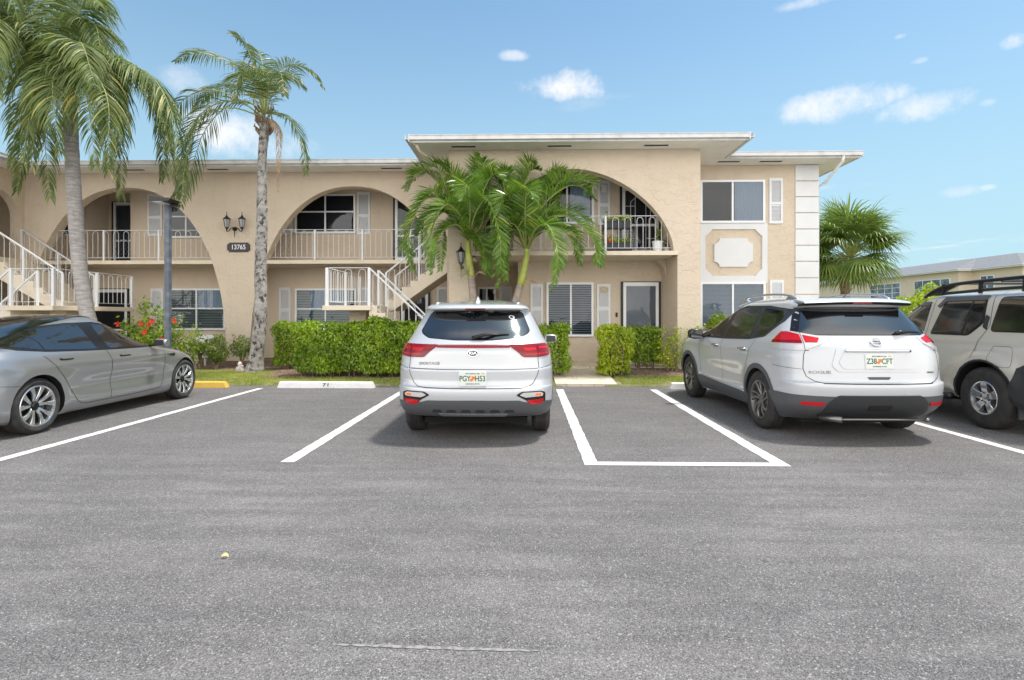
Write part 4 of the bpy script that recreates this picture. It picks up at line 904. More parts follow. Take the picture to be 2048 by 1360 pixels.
# tall royal palm on the left
Y1 = 12.3; pr = thing('palm_tree', tuple(gnd(200, 762, .08)), 'big windblown palm with thick smooth grey trunk at the left staircase', 'palm tree', 'palms along the building')
tp = [(205, 770), (190, 690), (171, 610), (158, 520), (151, 430), (146, 350), (142, 260), (140, 190)]
sp = spline([at(a, b, Y1) for a, b in tp], 90)
def ringed(sp, r0, r1, amp, per, bulge=0): return [(r0+(r1-r0)*i/(len(sp)-1))*(1+amp*math.sin(i*per)+amp*.6*math.sin(i*per*2.7+1))+(bulge*math.exp(-i/4.0)) for i in range(len(sp))]
MB().tube(sp, ringed(sp, .155, .135, .02, 1.9, .08), 20).build('trunk', M['trunk1'], pr, smooth=True)
cw = at(140, 170, Y1); MB().tube(spline([at(140, 250, Y1), at(140, 200, Y1), at(141, 130, Y1)], 8), [.13, .135, .13, .12, .10, .08, .06, .04, .03], 12).build('crownshaft', M['shaft'], pr, smooth=True)
C1 = (140, 175)
def FR(Y, *pts): return [at(a, b, Y+d) for a, b, d in pts]
l1 = [FR(Y1, (140, 180, 0), (100, 90, -.2), (50, 90, -.4), (20, 200, -.5)), FR(Y1, (140, 180, 0), (110, 120, .3), (50, 190, .5), (25, 330, .6)),
      FR(Y1, (140, 180, 0), (120, 110, -.4), (80, 190, -.8), (62, 330, -.9)), FR(Y1, (140, 180, 0), (118, 160, -.3), (90, 250, -.5), (100, 395, -.6)),
      FR(Y1, (140, 180, 0), (130, 60, .1), (110, -10, .1), (60, -20, .2)), FR(Y1, (140, 180, 0), (150, 60, -.2), (175, -10, -.3), (200, 10, -.4)),
      FR(Y1, (140, 180, 0), (160, 80, -.1), (190, 50, -.2), (205, 130, -.3)), FR(Y1, (140, 180, 0), (165, 130, -.4), (205, 150, -.7), (220, 330, -.8)),
      FR(Y1, (140, 180, 0), (175, 110, .2), (230, 130, .4), (240, 300, .5)), FR(Y1, (140, 180, 0), (180, 125, .3), (260, 135, .5), (320, 190, .6), (345, 300, .6)),
      FR(Y1, (140, 180, 0), (120, 130, -.6), (105, 180, -1.2), (120, 300, -1.3)), FR(Y1, (140, 180, 0), (155, 150, -.5), (175, 200, -.9), (190, 330, -1)),
      FR(Y1, (140, 180, 0), (125, 120, .6), (90, 100, 1.2), (60, 250, 1.4)), FR(Y1, (140, 180, 0), (150, 120, .6), (180, 110, 1.2), (200, 260, 1.4)),
      FR(Y1, (140, 180, 0), (115, 40, .3), (60, 10, .5), (-10, 60, .7)),
      FR(Y1, (140, 180, 0), (135, 120, -.3), (110, 110, -.7), (70, 180, -1.0), (45, 320, -1.1)), FR(Y1, (140, 180, 0), (160, 130, .1), (200, 130, .1), (228, 190, .1), (232, 350, .1)),
      FR(Y1, (140, 180, 0), (140, 110, .3), (110, 90, .8), (75, 150, 1.0), (70, 300, 1.0)), FR(Y1, (140, 180, 0), (150, 100, -.5), (165, 90, -.9), (190, 170, -1.3)),
      FR(Y1, (140, 180, 0), (110, 80, -.1), (70, 40, -.1), (25, 60, -.1), (0, 150, -.1)), FR(Y1, (140, 180, 0), (170, 110, 0), (225, 110, .1), (290, 150, .2), (330, 250, .2), (350, 360, .2)),
      FR(Y1, (140, 180, 0), (150, 40, 0), (160, -30, 0), (190, -40, 0)), FR(Y1, (140, 180, 0), (185, 115, .2), (235, 190, .2), (242, 390, .2)),
      FR(Y1, (140, 180, 0), (170, 130, -.6), (215, 200, -1), (215, 340, -1.1)), FR(Y1, (140, 180, 0), (100, 130, .1), (60, 250, .1), (35, 380, .1)),
      FR(Y1, (140, 180, 0), (215, 125, -.1), (300, 150, -.1), (348, 240, -.1), (372, 390, -.1)), FR(Y1, (140, 180, 0), (205, 135, .4), (280, 150, .6), (315, 240, .7), (330, 350, .7))]
fronds(pr, l1, 'palm', L=.92, n=60, droop=.95, w=.030, r0=.028, wind=WIND, fwd=.5, start=.1)
# palm mostly outside the frame on the left
Y0 = 11.4; p0_ = thing('palm_tree', (X(-110, Y0), Y0, .06), 'palm at the left picture edge with only hanging fronds in view', 'palm tree', 'palms along the building')
MB().tube(spline([at(-112, 770, Y0), at(-100, 500, Y0), at(-85, 60, Y0)], 60), ringed(range(61), .18, .13, .02, 1.9, .07), 14).build('trunk', M['trunk1'], p0_, smooth=True)
l0 = [FR(Y0, (-85, 50, 0), (-50, -60, 0), (10, -50, 0), (40, 60, 0)), FR(Y0, (-85, 50, 0), (-40, -20, .3), (0, 10, .4), (15, 150, .5)), FR(Y0, (-85, 50, 0), (-50, 20, -.3), (-15, 60, -.5), (-5, 190, -.6)),
      FR(Y0, (-85, 50, 0), (-60, -60, .2), (0, -90, .3), (70, -40, .4)), FR(Y0, (-85, 50, 0), (-100, 20, -.3), (-130, 60, -.5), (-150, 190, -.6)), FR(Y0, (-85, 50, 0), (-110, -40, .2), (-160, -50, .3), (-200, 60, .4)),
      FR(Y0, (-85, 50, 0), (-60, 20, -.4), (-30, 40, -.7), (0, 120, -.9))]
fronds(p0_, l0, 'palm', L=.92, n=56, droop=.9, w=.030, r0=.026, wind=WIND, fwd=.5, start=.1)
# queen palm in front of the pillar
Y2 = 12.95; b2 = gnd(511, 747, .08); pq = thing('palm_tree', tuple(b2), 'tall slim palm with mottled trunk in front of the wide pillar', 'palm tree', 'palms along the building')
tp = [(508, 752), (512, 722), (519, 660), (522, 600), (521, 540), (524, 450), (524, 380), (525, 310), (529, 262), (529, 236)]
sp = spline([at(a, b, Y2) for a, b in tp], 100)
MB().tube(sp, [pchip([0, 5, 20, 50, 80, 92, 100], [.26, .205, .150, .130, .10, .115, .12], [i])[0]*(1+.03*math.sin(i*2.1)+.025*math.sin(i*5.7)) for i in range(101)], 18).build('trunk', M['trunk2'], pq, smooth=True)
bt = MB(); rr = random.Random(8)
for i in range(34):
    a = rr.uniform(0, 6.28); t = rr.random(); c = at(529, 272-50*t, Y2); u = Vector((math.cos(a), math.sin(a), 0)); bt.tube([c+u*.10, c+u*(.17+.05*rr.random())+Vector((0, 0, .10)), c+u*(.16+.1*rr.random())+Vector((0, 0, .16+.1*rr.random()))], [.03, .024, .006], 5)
bt.build('leaf_bases', M['twig'], pq)
l2 = [FR(Y2, (529, 232, 0), (515, 150, -.1), (490, 90, -.2), (465, 66, -.2)), FR(Y2, (529, 232, 0), (500, 150, .2), (430, 112, .3), (385, 108, .3), (352, 122, .3)),
      FR(Y2, (529, 232, 0), (540, 170, -.2), (575, 130, -.3), (620, 140, -.3), (645, 172, -.3)), FR(Y2, (529, 232, 0), (545, 190, .3), (580, 150, .5), (610, 175, .7)),
      FR(Y2, (529, 232, 0), (500, 205, -.3), (440, 205, -.5), (395, 235, -.5), (365, 300, -.5), (352, 390, -.5)), FR(Y2, (529, 232, 0), (490, 180, .3), (430, 180, .5), (390, 215, .6)),
      FR(Y2, (529, 232, 0), (510, 170, -.6), (480, 150, -1.0), (470, 200, -1.2)), FR(Y2, (529, 232, 0), (520, 160, .6), (500, 130, 1.), (480, 170, 1.2)),
      FR(Y2, (529, 232, 0), (540, 165, -.6), (560, 145, -1.), (570, 190, -1.2)), FR(Y2, (529, 232, 0), (527, 160, .1), (520, 110, .2), (500, 90, .3)),
      FR(Y2, (529, 240, 0), (550, 225, -.1), (580, 240, -.2), (605, 285, -.2), (612, 345, -.2))]
fronds(pq, l2, 'palm2', L=.52, n=42, droop=.55, w=.026, r0=.022, wind=WIND*.6, fwd=.6, start=.16)
fronds(pq, [FR(Y2, (529, 245, 0), (545, 240, -.2), (556, 270, -.3), (556, 380, -.3))], 'dead', L=.30, n=34, droop=1.6, w=.022, r0=.016, fwd=.9, start=.25)
fronds(pq, [FR(Y2, (529, 235, 0), (470, 205, .3), (410, 260, .5), (375, 360, .6), (340, 400, .6)), FR(Y2, (529, 235, 0), (450, 185, 0), (380, 190, .1), (335, 250, .1), (322, 360, .1)), FR(Y2, (529, 235, 0), (460, 215, -.4), (400, 240, -.7), (372, 320, -.8), (362, 410, -.8))], 'palm2', L=.62, n=44, droop=.9, w=.03, r0=.02, start=.3)
# twin Christmas palms
Y3 = 12.75
def xmas(bpx, trunk, shaft, crown, lst, label, seed):
    jr = random.Random(seed)
    r_ = thing('palm_tree', (X(bpx, Y3), Y3, .08), label, 'palm tree', 'palms along the building')
    sp = spline([at(a, b, Y3) for a, b in trunk], 40); MB().tube(sp, ringed(sp, .105, .082, .035, 2.1, .04), 14).build('trunk', M['trunk3'], r_, smooth=True)
    sp = spline([at(a, b, Y3) for a, b in shaft], 12); MB().tube(sp, [.082, .092, .09, .086, .082, .078, .074, .07, .066, .06, .055, .05, .04], 14).build('crownshaft', M['shaft'], r_, smooth=True)
    fronds(r_, [FR(Y3, crown+(0,), *q) for q in lst]+[FR(Y3, crown+(0,), *[(a+jr.uniform(-16, 16), b+jr.uniform(-14, 14), d*.6+jr.uniform(-.2, .35)) for a, b, d in q]) for q in lst], 'palmx', L=.45, n=60, droop=.22, w=.022, r0=.022, wind=Vector((-.15, 0, 0)), fwd=.6, start=.14, vee=.55)
    st = MB(); c0 = at(shaft[0][0]+6, shaft[0][1], Y3-.1); e = at(shaft[0][0]+22, shaft[0][1]-12, Y3-.2)
    for k in range(7): st.tube(spline([c0, c0.lerp(e, .5)+Vector((0, 0, .06)), e+Vector((.02*k, 0, -.02*k+.03))], 5), .006, 4)
    st.build('flower_stalk', M['dead'], r_); return r_
xmas(958, [(962, 740), (955, 650), (947, 600), (942, 553)], [(942, 556), (938, 520), (936, 494), (937, 470)], (937, 485),
     [[(900, 410, -.2), (850, 400, -.4), (818, 470, -.5), (822, 540, -.5)], [(900, 400, .2), (860, 350, .3), (832, 345, .3), (815, 380, .4)], [(925, 400, 0), (900, 340, -.1), (870, 325, -.1)],
      [(945, 400, .1), (955, 330, .1), (960, 312, .1)], [(960, 400, -.3), (985, 350, -.5), (1005, 360, -.6)], [(950, 430, -.5), (975, 400, -.9), (1000, 470, -1.1), (1000, 540, -1.1)],
      [(920, 430, -.5), (890, 410, -.9), (865, 460, -1.1), (858, 530, -1.1)], [(960, 430, .3), (990, 410, .5), (1005, 470, .6)], [(930, 420, .4), (915, 380, .8), (900, 420, 1.)], [(915, 450, -.4), (880, 470, -.6), (865, 545, -.7)],
      [(940, 420, -.6), (935, 370, -1.1), (925, 400, -1.3)], [(952, 470, -.2), (968, 500, -.4), (975, 545, -.4)], [(905, 430, .2), (860, 425, .3), (835, 470, .4)]],
     'left one of the two short leafy palms with a yellow green crownshaft', 31)
xmas(1022, [(1010, 740), (1020, 660), (1030, 610), (1041, 569)], [(1041, 572), (1048, 538), (1053, 512), (1053, 490)], (1053, 500),
     [[(1020, 420, -.1), (1005, 350, -.2), (1020, 338, -.2)], [(1040, 410, .1), (1060, 345, .1), (1080, 340, .1)], [(1080, 420, -.2), (1130, 375, -.3), (1165, 375, -.3), (1190, 400, -.3)],
      [(1090, 440, -.3), (1140, 435, -.5), (1185, 480, -.6), (1195, 530, -.6)], [(1085, 460, -.4), (1130, 465, -.7), (1160, 520, -.8)], [(1030, 450, -.4), (1000, 460, -.6), (1005, 540, -.7)],
      [(1015, 440, .2), (985, 400, .3), (965, 390, .4)], [(1060, 420, .4), (1090, 380, .8), (1120, 420, 1.)], [(1070, 460, -.6), (1095, 450, -1.), (1115, 500, -1.2), (1110, 565, -1.2)],
      [(1050, 430, -.6), (1055, 380, -1.), (1070, 400, -1.2)], [(1030, 460, -.2), (1008, 480, -.3), (1012, 560, -.3)], [(1080, 410, .2), (1110, 345, .3), (1130, 350, .3)], [(1035, 420, -.5), (1010, 390, -.9), (995, 430, -1.1)]],
     'right one of the two short leafy palms leaning right behind the compact crossover', 32)
_pl = [o for o in COL.objects if o.get('label', '').startswith('left one of the two short')][0]
_m = MB(); _r = random.Random(77); _c = at(938, 548, Y3-.08)
for k in range(26):
    _e = at(_r.uniform(900, 945), _r.uniform(522, 568), Y3-.1-_r.uniform(0, .25)); _q = _c.lerp(_e, .5)+Vector((0, 0, .03)); _m.tube([_c, _q, _e], [.006, .004, .002], 4)
    for h in range(5):
        _p = _q.lerp(_e, h/4); _m.tube([_p, _p+Vector((_r.uniform(-.06, .03), _r.uniform(-.03, .03), _r.uniform(-.07, .05)))], [.003, .0015], 3)
_m.build('flower_spray', mat('pale_flower_spray', (.38, .38, .20), .8), _pl)
# fan palm past the right corner
Y4 = 21.0; fp = thing('fan_palm', (X(1690, Y4), Y4, .1), 'round headed fan palm past the right corner of the building', 'palm tree')
sp = spline([at(1692, 660, Y4), at(1691, 600, Y4), at(1688, 545, Y4)], 20); MB().tube(sp, ringed(sp, .15, .17, .05, 2.3), 12).build('trunk', M['twig'], fp, smooth=True)
rr = random.Random(44); fm = MB(); fr_ = MB(); c = at(1700, 500, Y4); nfan = 74
for i in range(nfan):
    az = rr.uniform(0, 6.283); el = math.asin(1-1.72*(i+.5)/nfan); rad = 1.05*rr.uniform(.75, 1.1); u = Vector((math.cos(az)*math.cos(el), math.sin(az)*math.cos(el), math.sin(el)))
    h0 = c+Vector((0, 0, -.3)); h1 = c+u*rad+Vector((0, 0, .15*(el > 0)-.10)); fr_.tube([h0, h0.lerp(h1, .5)+Vector((0, 0, .12)), h1], [.02, .015, .010], 4)
    T = (h1-h0).normalized(); T = (T+Vector((0, 0, -.25))).normalized(); S = T.cross(Vector((0, 0, 1))); S = S.normalized() if S.length > .1 else Vector((1, 0, 0)); U = S.cross(T)
    for k in range(30):
        a = R(-115+230*k/29); d = (T*math.cos(a)+S*math.sin(a)+U*(.10+.10*math.cos(a*2))).normalized(); l = (1.0+.25*math.cos(a))*rr.uniform(.85, 1.15); p = h1.copy(); vs = []; side = (d.cross(U)).normalized()
        for q in range(6):
            f = q/5; wk = .030*(.4+1.2*f if f < .5 else 2*(1-f)+.03); vs += [p-side*wk, p+side*wk]; d = (d+Vector((-.02, 0, -1))*(.10+.62*f*f)).normalized(); p = p+d*l/5
        fm.add(vs, [(2*q, 2*q+1, 2*q+3, 2*q+2) for q in range(5)])
fr_.build('leaf_stalks', M['rachis'], fp); fm.build('crown', M['fan'], fp, recalc=False)
ball_bush('shrub', 1856, 30, .3, 3.0, 3.2, 2600, .22, M['hedge2'], 51, 'bright green bush top showing above the roof rack of the beige off roader', group=None)
# ------------------------------------------------------------------ far building
fb = thing('far_apartment_building', (42, 55, 0), 'distant beige apartment building with a grey shingle hip roof at the right', 'building')
w = MB(); w.prism([(38.1, 92), (38.1, 49.7), (39.4, 49.7), (39.4, 44.9), (75, 44.9), (75, 92)], 0, 5.38, 'xy'); w.build('wall', M['farwall'], fb)
r = MB(); e = [(37.5, 92), (37.5, 49.1), (38.8, 49.1), (38.8, 44.2), (76, 44.2), (76, 92)]
r.prism(e, 5.38, 5.44, 'xy'); r.build('eave', M['soffit'], fb)
r = MB(); z = 5.46; zr = 7.05
r.add([(37.4, 93, z), (37.4, 49.0, z), (38.7, 49.0, z), (38.7, 44.1, z), (77, 44.1, z), (43.9, 50.6, zr), (43.9, 93, zr), (77, 50.6, zr), (77, 93, z), (43.9, 55, zr)],
      [(0, 1, 2, 9, 6), (2, 3, 5, 9), (3, 4, 7, 5), (5, 7, 8, 6, 9)]); r.build('roof', M['shingle'], fb, recalc=False)
f = MB(); 
for a, b_ in zip(e[:-1], e[1:]): f.bar((*a, 5.44), (*b_, 5.44), .05, .16)
f.build('fascia', M['white'], fb)
def fwin(x, y0, y1, z0, z1, cols, rows):
    fr2 = MB(); d = .06
    fr2.box(x-.05, x-.002, y0, y1, z1-d, z1); fr2.box(x-.05, x-.002, y0, y1, z0, z0+d)
    for i in range(cols+1): q = y0+(y1-y0-d)*i/cols; fr2.box(x-.045, x-.003, q, q+d, z0+d, z1-d)
    for i in range(1, rows): q = z0+(z1-z0)*i/rows; fr2.box(x-.04, x-.004, y0, y1, q-.02, q+.02)
    o = fr2.build('window', M['frame'], fb); MB().box(x-.02, x-.006, y0+.03, y1-.03, z0+.03, z1-.03).build('pane', M['cglass2'], o)
M['cglass2'] = mat('far_window_glass', (.16, .20, .25), .1, ior=1.6, var=(1.5, (.05, .06, .08), .4, .6))
def yOn(x, px): 
    d = pdir(px, HY); return x/d.x*d.y
for (x, pa, pb, ya, yb, c_, r_) in [(38.1, 1801, 1741, 565, 605, 4, 4), (38.1, 1900.5, 1829, 556, 612, 4, 3), (39.4, 1989, 1961, 549.5, 580, 2, 1)]:
    y0_, y1_ = yOn(x, pa), yOn(x, pb); fwin(x, y0_, y1_, Z(yb, y0_, pa), Z(ya, y0_, pa), c_, r_)
fw = MB(); fw.box(40.9, 42.6, 44.86, 44.898, 3.6, 4.75); o = fw.build('window', M['frame'], fb); MB().box(40.96, 42.54, 44.84, 44.859, 3.66, 4.69).build('pane', M['cglass2'], o)
# ------------------------------------------------------------------ small things
# planters on the balcony
def planter(px, py, w, Y, seed, label, flowers=None, h=.17):
    c = at(px, py, Y); r_ = thing('planter_box', tuple(c), label, 'planter', 'planters on the balcony'); m = MB()
    a, b = w/2, .09; vs = [(c.x-a*.88, Y-b*.8, c.z), (c.x+a*.88, Y-b*.8, c.z), (c.x+a*.88, Y+b*.8, c.z), (c.x-a*.88, Y+b*.8, c.z), (c.x-a, Y-b, c.z+h), (c.x+a, Y-b, c.z+h), (c.x+a, Y+b, c.z+h), (c.x-a, Y+b, c.z+h)]
    m.add(vs, [(0, 3, 2, 1), (0, 1, 5, 4), (1, 2, 6, 5), (2, 3, 7, 6), (3, 0, 4, 7), (4, 5, 6, 7)]); m.box(c.x-a-.012, c.x+a+.012, Y-b-.012, Y+b+.012, c.z+h-.02, c.z+h+.004); m.build('box', M['pot'], r_)
    rs = np.random.RandomState(seed); n = 130; P = np.stack([rs.uniform(c.x-a, c.x+a, n), rs.normal(Y, .05, n), c.z+h+np.abs(rs.normal(0, .07, n))], 1); leafmesh('foliage', leafcloud(P, rs.normal(0, 1, (n, 3)), .07, rs, .5, -.3, .5), M['hedge2'], r_)
    if flowers:
        P = np.stack([rs.uniform(c.x-a*.9, c.x+a*.2, 60), rs.normal(Y-.03, .05, 60), c.z+h+np.abs(rs.normal(.04, .05, 60))], 1); leafmesh('flowers', leafcloud(P, rs.normal(0, 1, (60, 3)), .05, rs, .8, 0, .5), M[flowers], r_)
Yb = 13.75
stn = thing('plant_stand', (X(1238, Yb), Yb, ZS), 'dark two tier plant stand behind the balcony railing by the upper door', 'plant stand'); sm = MB()
for px in (1207, 1238, 1262): sm.bar((X(px, Yb), Yb+.1, ZS), (X(px, Yb), Yb+.1, ZS+.72), .04, .03)
sm.box(X(1205, Yb), X(1263, Yb), Yb-.1, Yb+.12, ZS+.60, ZS+.62); sm.box(X(1205, Yb), X(1263, Yb), Yb-.1, Yb+.12, ZS+.06, ZS+.08); sm.build('rack', M['black'], stn)
wg = MB()
for k in range(9): z = ZS+.14+k*.05; wg.tube([(X(1208, Yb), Yb+.1, z), (X(1258, Yb), Yb+.1, z)], .003, 4)
for k in range(12): x = X(1208, Yb)+.055*k; wg.tube([(x, Yb+.1, ZS+.12), (x, Yb+.1, ZS+.58)], .003, 4)
wg.build('wire_grid', M['rail'], stn)
zsl = lambda z: HY-(z-CAMZ)*F/Yb
planter(1222, zsl(ZS+.622), .34, Yb, 1, 'left planter box on the upper tier of the stand'); planter(1249, zsl(ZS+.622), .34, Yb, 2, 'right planter box on the upper tier of the stand')
planter(1222, zsl(ZS+.082), .34, Yb, 3, 'planter box with red flowers on the lower tier of the stand', 'red'); planter(1249, zsl(ZS+.082), .34, Yb, 4, 'right planter box on the lower tier of the stand')
def pot(px, Y, r, h, m, label, leaf, seed, lh=.3):
    c = at(px, 500, Y); r_ = thing('flower_pot', (c.x, Y, ZS), label, 'plant pot'); MB().lathe([(0, 0), (r*.78, 0), (r, h), (r*1.05, h), (r*1.05, h-.02), (r*.9, h-.02), (0, h-.03)], (c.x, Y, ZS), 'z', 20).build('pot', M[m], r_, smooth=False)
    rs = np.random.RandomState(seed); k = 60; P = np.stack([rs.normal(c.x, .05, k), rs.normal(Y, .05, k), ZS+h+rs.uniform(0, lh, k)], 1); leafmesh('foliage', leafcloud(P, rs.normal(0, 1, (k, 3)), .10, rs, .35, -.5, .5), M[leaf], r_)
pot(1315, 13.62, .13, .27, 'potw', 'white round pot with a cactus like plant on the balcony', 'bush', 5); pot(1333, 13.8, .09, .14, 'potw', 'small white pot on the far right of the balcony', 'bush', 6, .2)
# plastic chair
cc = at(402, 700, 14.4); ch = thing('garden_chair', (cc.x, 14.4, .12), 'white plastic garden chair behind the shrubs under the ground floor window', 'chair'); x, y_, z = cc.x, 14.4, .12
m = MB(); m.box(x-.25, x+.25, y_-.22, y_+.22, z+.38, z+.41); m.build('seat', M['plastic'], ch, bevel=.01)
m = MB(); m.prism([(x-.25, z+.42), (x+.25, z+.42), (x+.26, z+.72), (x+.18, z+.80), (x-.18, z+.80), (x-.26, z+.72)], y_+.20, y_+.235); m.build('backrest', M['plastic'], ch)
for sx in (-.23, .23):
    for sy in (-.2, .2): MB().bar((x+sx, y_+sy, z), (x+sx*.95, y_+sy, z+.38), .04, .04).build('leg', M['plastic'], ch)
    MB().bar((x+sx*1.12, y_-.2, z+.60), (x+sx*1.12, y_+.2, z+.62), .05, .03).build('armrest', M['plastic'], ch)
# garden figure in the grass: small painted bird-bath like ornament
go = gnd(479, 745, .08); gf = thing('garden_ornament', tuple(go), 'small white and mauve painted stone ornament in the grass left of the tall palm', 'ornament')
M['mauve'] = mat('faded_mauve', (.50, .38, .48), .8, var=(30, (.75, .72, .62), .4, .6)); M['cream'] = mat('cream_stone', (.72, .68, .55), .8, var=(25, (.55, .6, .3), .5, .65))
MB().prism([(go.x-.09, .075), (go.x+.09, .075), (go.x+.075, .20), (go.x+.085, .24), (go.x+.05, .26), (go.x-.05, .23), (go.x-.075, .2)], go.y-.03, go.y+.04).build('figure', M['mauve'], gf, bevel=.01)
m = MB(); m.lathe([(0, .34), (.03, .33), (.045, .29), (.04, .25), (.02, .23)], (go.x+.005, go.y, 0), 'z', 10); m.build('head', M['cream'], gf, smooth=True)
# fallen leaves
def dryleaf(px, py, z, L_, label, m='dead', rz=0):
    p = gnd(px, py, z); mb = MB(); vs = []; n = 8
    for i in range(n+1):
        t = i/n; w = L_*.22*math.sin(math.pi*t)**.8+.001; x = (t-.5)*L_; zz_ = .004+.012*math.sin(math.pi*t)
        c, s_ = math.cos(rz), math.sin(rz)
        for (a, b) in ((x, -w), (x, w)): vs.append((p.x+a*c-b*s_, p.y+a*s_+b*c, z+zz_+(.012 if b > 0 else .002)))
    o = mb.add(vs, [(2*i, 2*i+2, 2*i+3, 2*i+1) for i in range(n)]).build('fallen_leaf', M[m], recalc=False, smooth=True); tag(o, label, 'leaf'); return o
M['leafy'] = mat('yellow_leaf', (.72, .50, .20), .7)
dryleaf(450, 1116, .001, .040, 'small yellow leaf lying alone on the open asphalt', 'leafy', .2)
dryleaf(474, 757, .06, .26, 'curled brown leaf on the lawn behind the yellow wheel stop', 'dead', .1)
dryleaf(604, 755, .07, .16, 'pale brown leaf on the lawn in front of the long hedge', 'dead', -.2)
# ------------------------------------------------------------------ cars: body from horizontal contours, panels mapped onto it
class Car:
    def __init__(s, root, rows, nr=2.8, nf=2.6, disp=None, sub=5, wheels=(), zbend=None):
        s.root = root; s.rows = np.array(rows, float); s.nr, s.nf, s.disp = nr, nf, disp; s.zc = s.rows[:, 0]; s.cache = {}
    def params(s, z):
        zz = min(max(z, s.zc[0]), s.zc[-1]); return [float(pchip(s.zc, s.rows[:, k], [zz])[0]) for k in range(1, 6)]
    def half(s, z):
        key = round(z, 5)
        if key in s.cache: return s.cache[key]
        w, yr, yf, Lr, Lf = s.params(z); Lr = min(Lr, (yf-yr)*.5); Lf = min(Lf, (yf-yr)*.5-.001)
        a = np.linspace(0, math.pi/2, 17); X1 = w*np.sin(a)**(2/s.nr); Y1 = yr+Lr*(1-np.cos(a)**(2/s.nr))
        Ys = np.linspace(yr+Lr, yf-Lf, 34)[1:-1]; b = a[::-1]; X2 = w*np.sin(b)**(2/s.nf); Y2 = yf-Lf*(1-np.cos(b)**(2/s.nf))
        x = np.concatenate([X1, np.full(len(Ys), w), X2]); y = np.concatenate([Y1, Ys, Y2])
        if s.disp is not None: x = x+s.disp(y, z, x/max(w, .001))*np.clip((x/max(w, .001)-.55)/.45, 0, 1)
        s.cache[key] = (x, y); return x, y
    def body(s, name, m, sub=5, wheels=(), wr=.37, win=.55, mirror=True):
        zs = []
        for a, b in zip(s.zc[:-1], s.zc[1:]): zs += list(np.linspace(a, b, sub, endpoint=False))
        zs.append(s.zc[-1]); V = []; 
        for z in zs:
            x, y = s.half(z); xx = np.concatenate([x[:-1], -x[::-1][:-1]]); yy = np.concatenate([y[:-1], y[::-1][:-1]]); xx[0] = 0
            V += [(a, b, z) for a, b in zip(xx, yy)]
        n = len(xx); F_ = [(i*n+j, i*n+(j+1) % n, (i+1)*n+(j+1) % n, (i+1)*n+j) for i in range(len(zs)-1) for j in range(n)]
        F_ += [tuple(range(n))[::-1], tuple((len(zs)-1)*n+j for j in range(n))]
        me = bpy.data.meshes.new(name); me.from_pydata(V, [], F_); me.materials.append(m); me.materials.append(M['well'])
        o = bpy.data.objects.new(name, me); COL.objects.link(o)
        if wheels:
            c = MB()
            for (wy, wz) in wheels:
                for sg in (1, -1): c.lathe([(wr, sg*win), (wr, sg*1.3)], (0, wy, wz), 'x', 40, True)
            cm = bpy.data.meshes.new('cut'); cm.from_pydata(c.v, [], c.f); bm = bmesh.new(); bm.from_mesh(cm); bmesh.ops.recalc_face_normals(bm, faces=bm.faces); bm.to_mesh(cm); bm.free()
            co = bpy.data.objects.new('cut', cm); COL.objects.link(co); md = o.modifiers.new('b', 'BOOLEAN'); md.object = co; md.operation = 'DIFFERENCE'; md.solver = 'EXACT'
            bpy.context.view_layer.update(); nm = bpy.data.meshes.new_from_object(o.evaluated_get(bpy.context.evaluated_depsgraph_get())); o.modifiers.clear(); o.data = nm; bpy.data.objects.remove(co); me = nm
            if len(me.materials) < 2: me.materials.append(M['well'])
            for p in me.polygons:
                c = p.center
                for (wy, wz) in wheels:
                    d = math.hypot(c.y-wy, c.z-wz)
                    if d < wr+.002 and (abs(d-wr) < .012 and abs(p.normal.x) < .5 or abs(abs(c.x)-win) < .01): p.material_index = 1
        me.polygons.foreach_set('use_smooth', [True]*len(me.polygons)); me.set_sharp_from_angle(angle=R(38)); o.name = name; o.parent = s.root; s.bodyo = o; return o
    # mapping functions -> (point); modes: 'rear' (x,z), 'wrap' (s,z), 'side' (y,z,sign)
    def P(s, mode, a, z):
        z = min(max(z, s.zc[0]+.001), s.zc[-1]-.002); x, y = s.half(z)
        if mode == 'rear':
            k = 16; aa = min(abs(a), x[k]-.0005); return Vector((math.copysign(aa, a), float(np.interp(aa, x[:k+1], y[:k+1])), z))
        if mode == 'wrap':
            L_ = np.concatenate([[0], np.cumsum(np.hypot(np.diff(x), np.diff(y)))]); q = abs(a); return Vector((math.copysign(float(np.interp(q, L_, x)), a), float(np.interp(q, L_, y)), z))
        sg = 1 if mode == 'right' else -1
        return Vector((sg*float(np.interp(a, y, x)), a, z))
    def N(s, mode, a, z):
        e = .006; p = s.P(mode, a, z); da = s.P(mode, a+e, z)-s.P(mode, a-e, z); dz = s.P(mode, a, z+e)-s.P(mode, a, z-e); n = da.cross(dz)
        if n.length < 1e-9: return Vector((0, 0, 1))
        n.normalize(); 
        if n.dot(p-Vector((0, 1.2, .7))) < 0: n = -n
        return n
    def patch(s, mode, poly, m, name, off=.004, th=.012, grid=.045, parent=None, fn=None):
        bm = bmesh.new(); vs = [bm.verts.new((a, b, 0)) for a, b in poly]; f = bm.faces.new(vs); f.normal_update(); bmesh.ops.triangulate(bm, faces=[f], ngon_method='EAR_CLIP')
        for ax in (0, 1):
            lo = min(p[ax] for p in poly); hi = max(p[ax] for p in poly); k = int((hi-lo)/grid)+1
            for i in range(1, k):
                co = Vector((0, 0, 0)); no = Vector((0, 0, 0)); co[ax] = lo+(hi-lo)*i/k; no[ax] = 1
                bmesh.ops.bisect_plane(bm, geom=bm.verts[:]+bm.edges[:]+bm.faces[:], plane_co=co, plane_no=no, dist=1e-6)
        bmesh.ops.remove_doubles(bm, verts=bm.verts, dist=1e-5)
        base = {}; 
        for v in bm.verts: base[v] = (s.P(mode, v.co.x, v.co.y), s.N(mode, v.co.x, v.co.y), v.co.x, v.co.y)
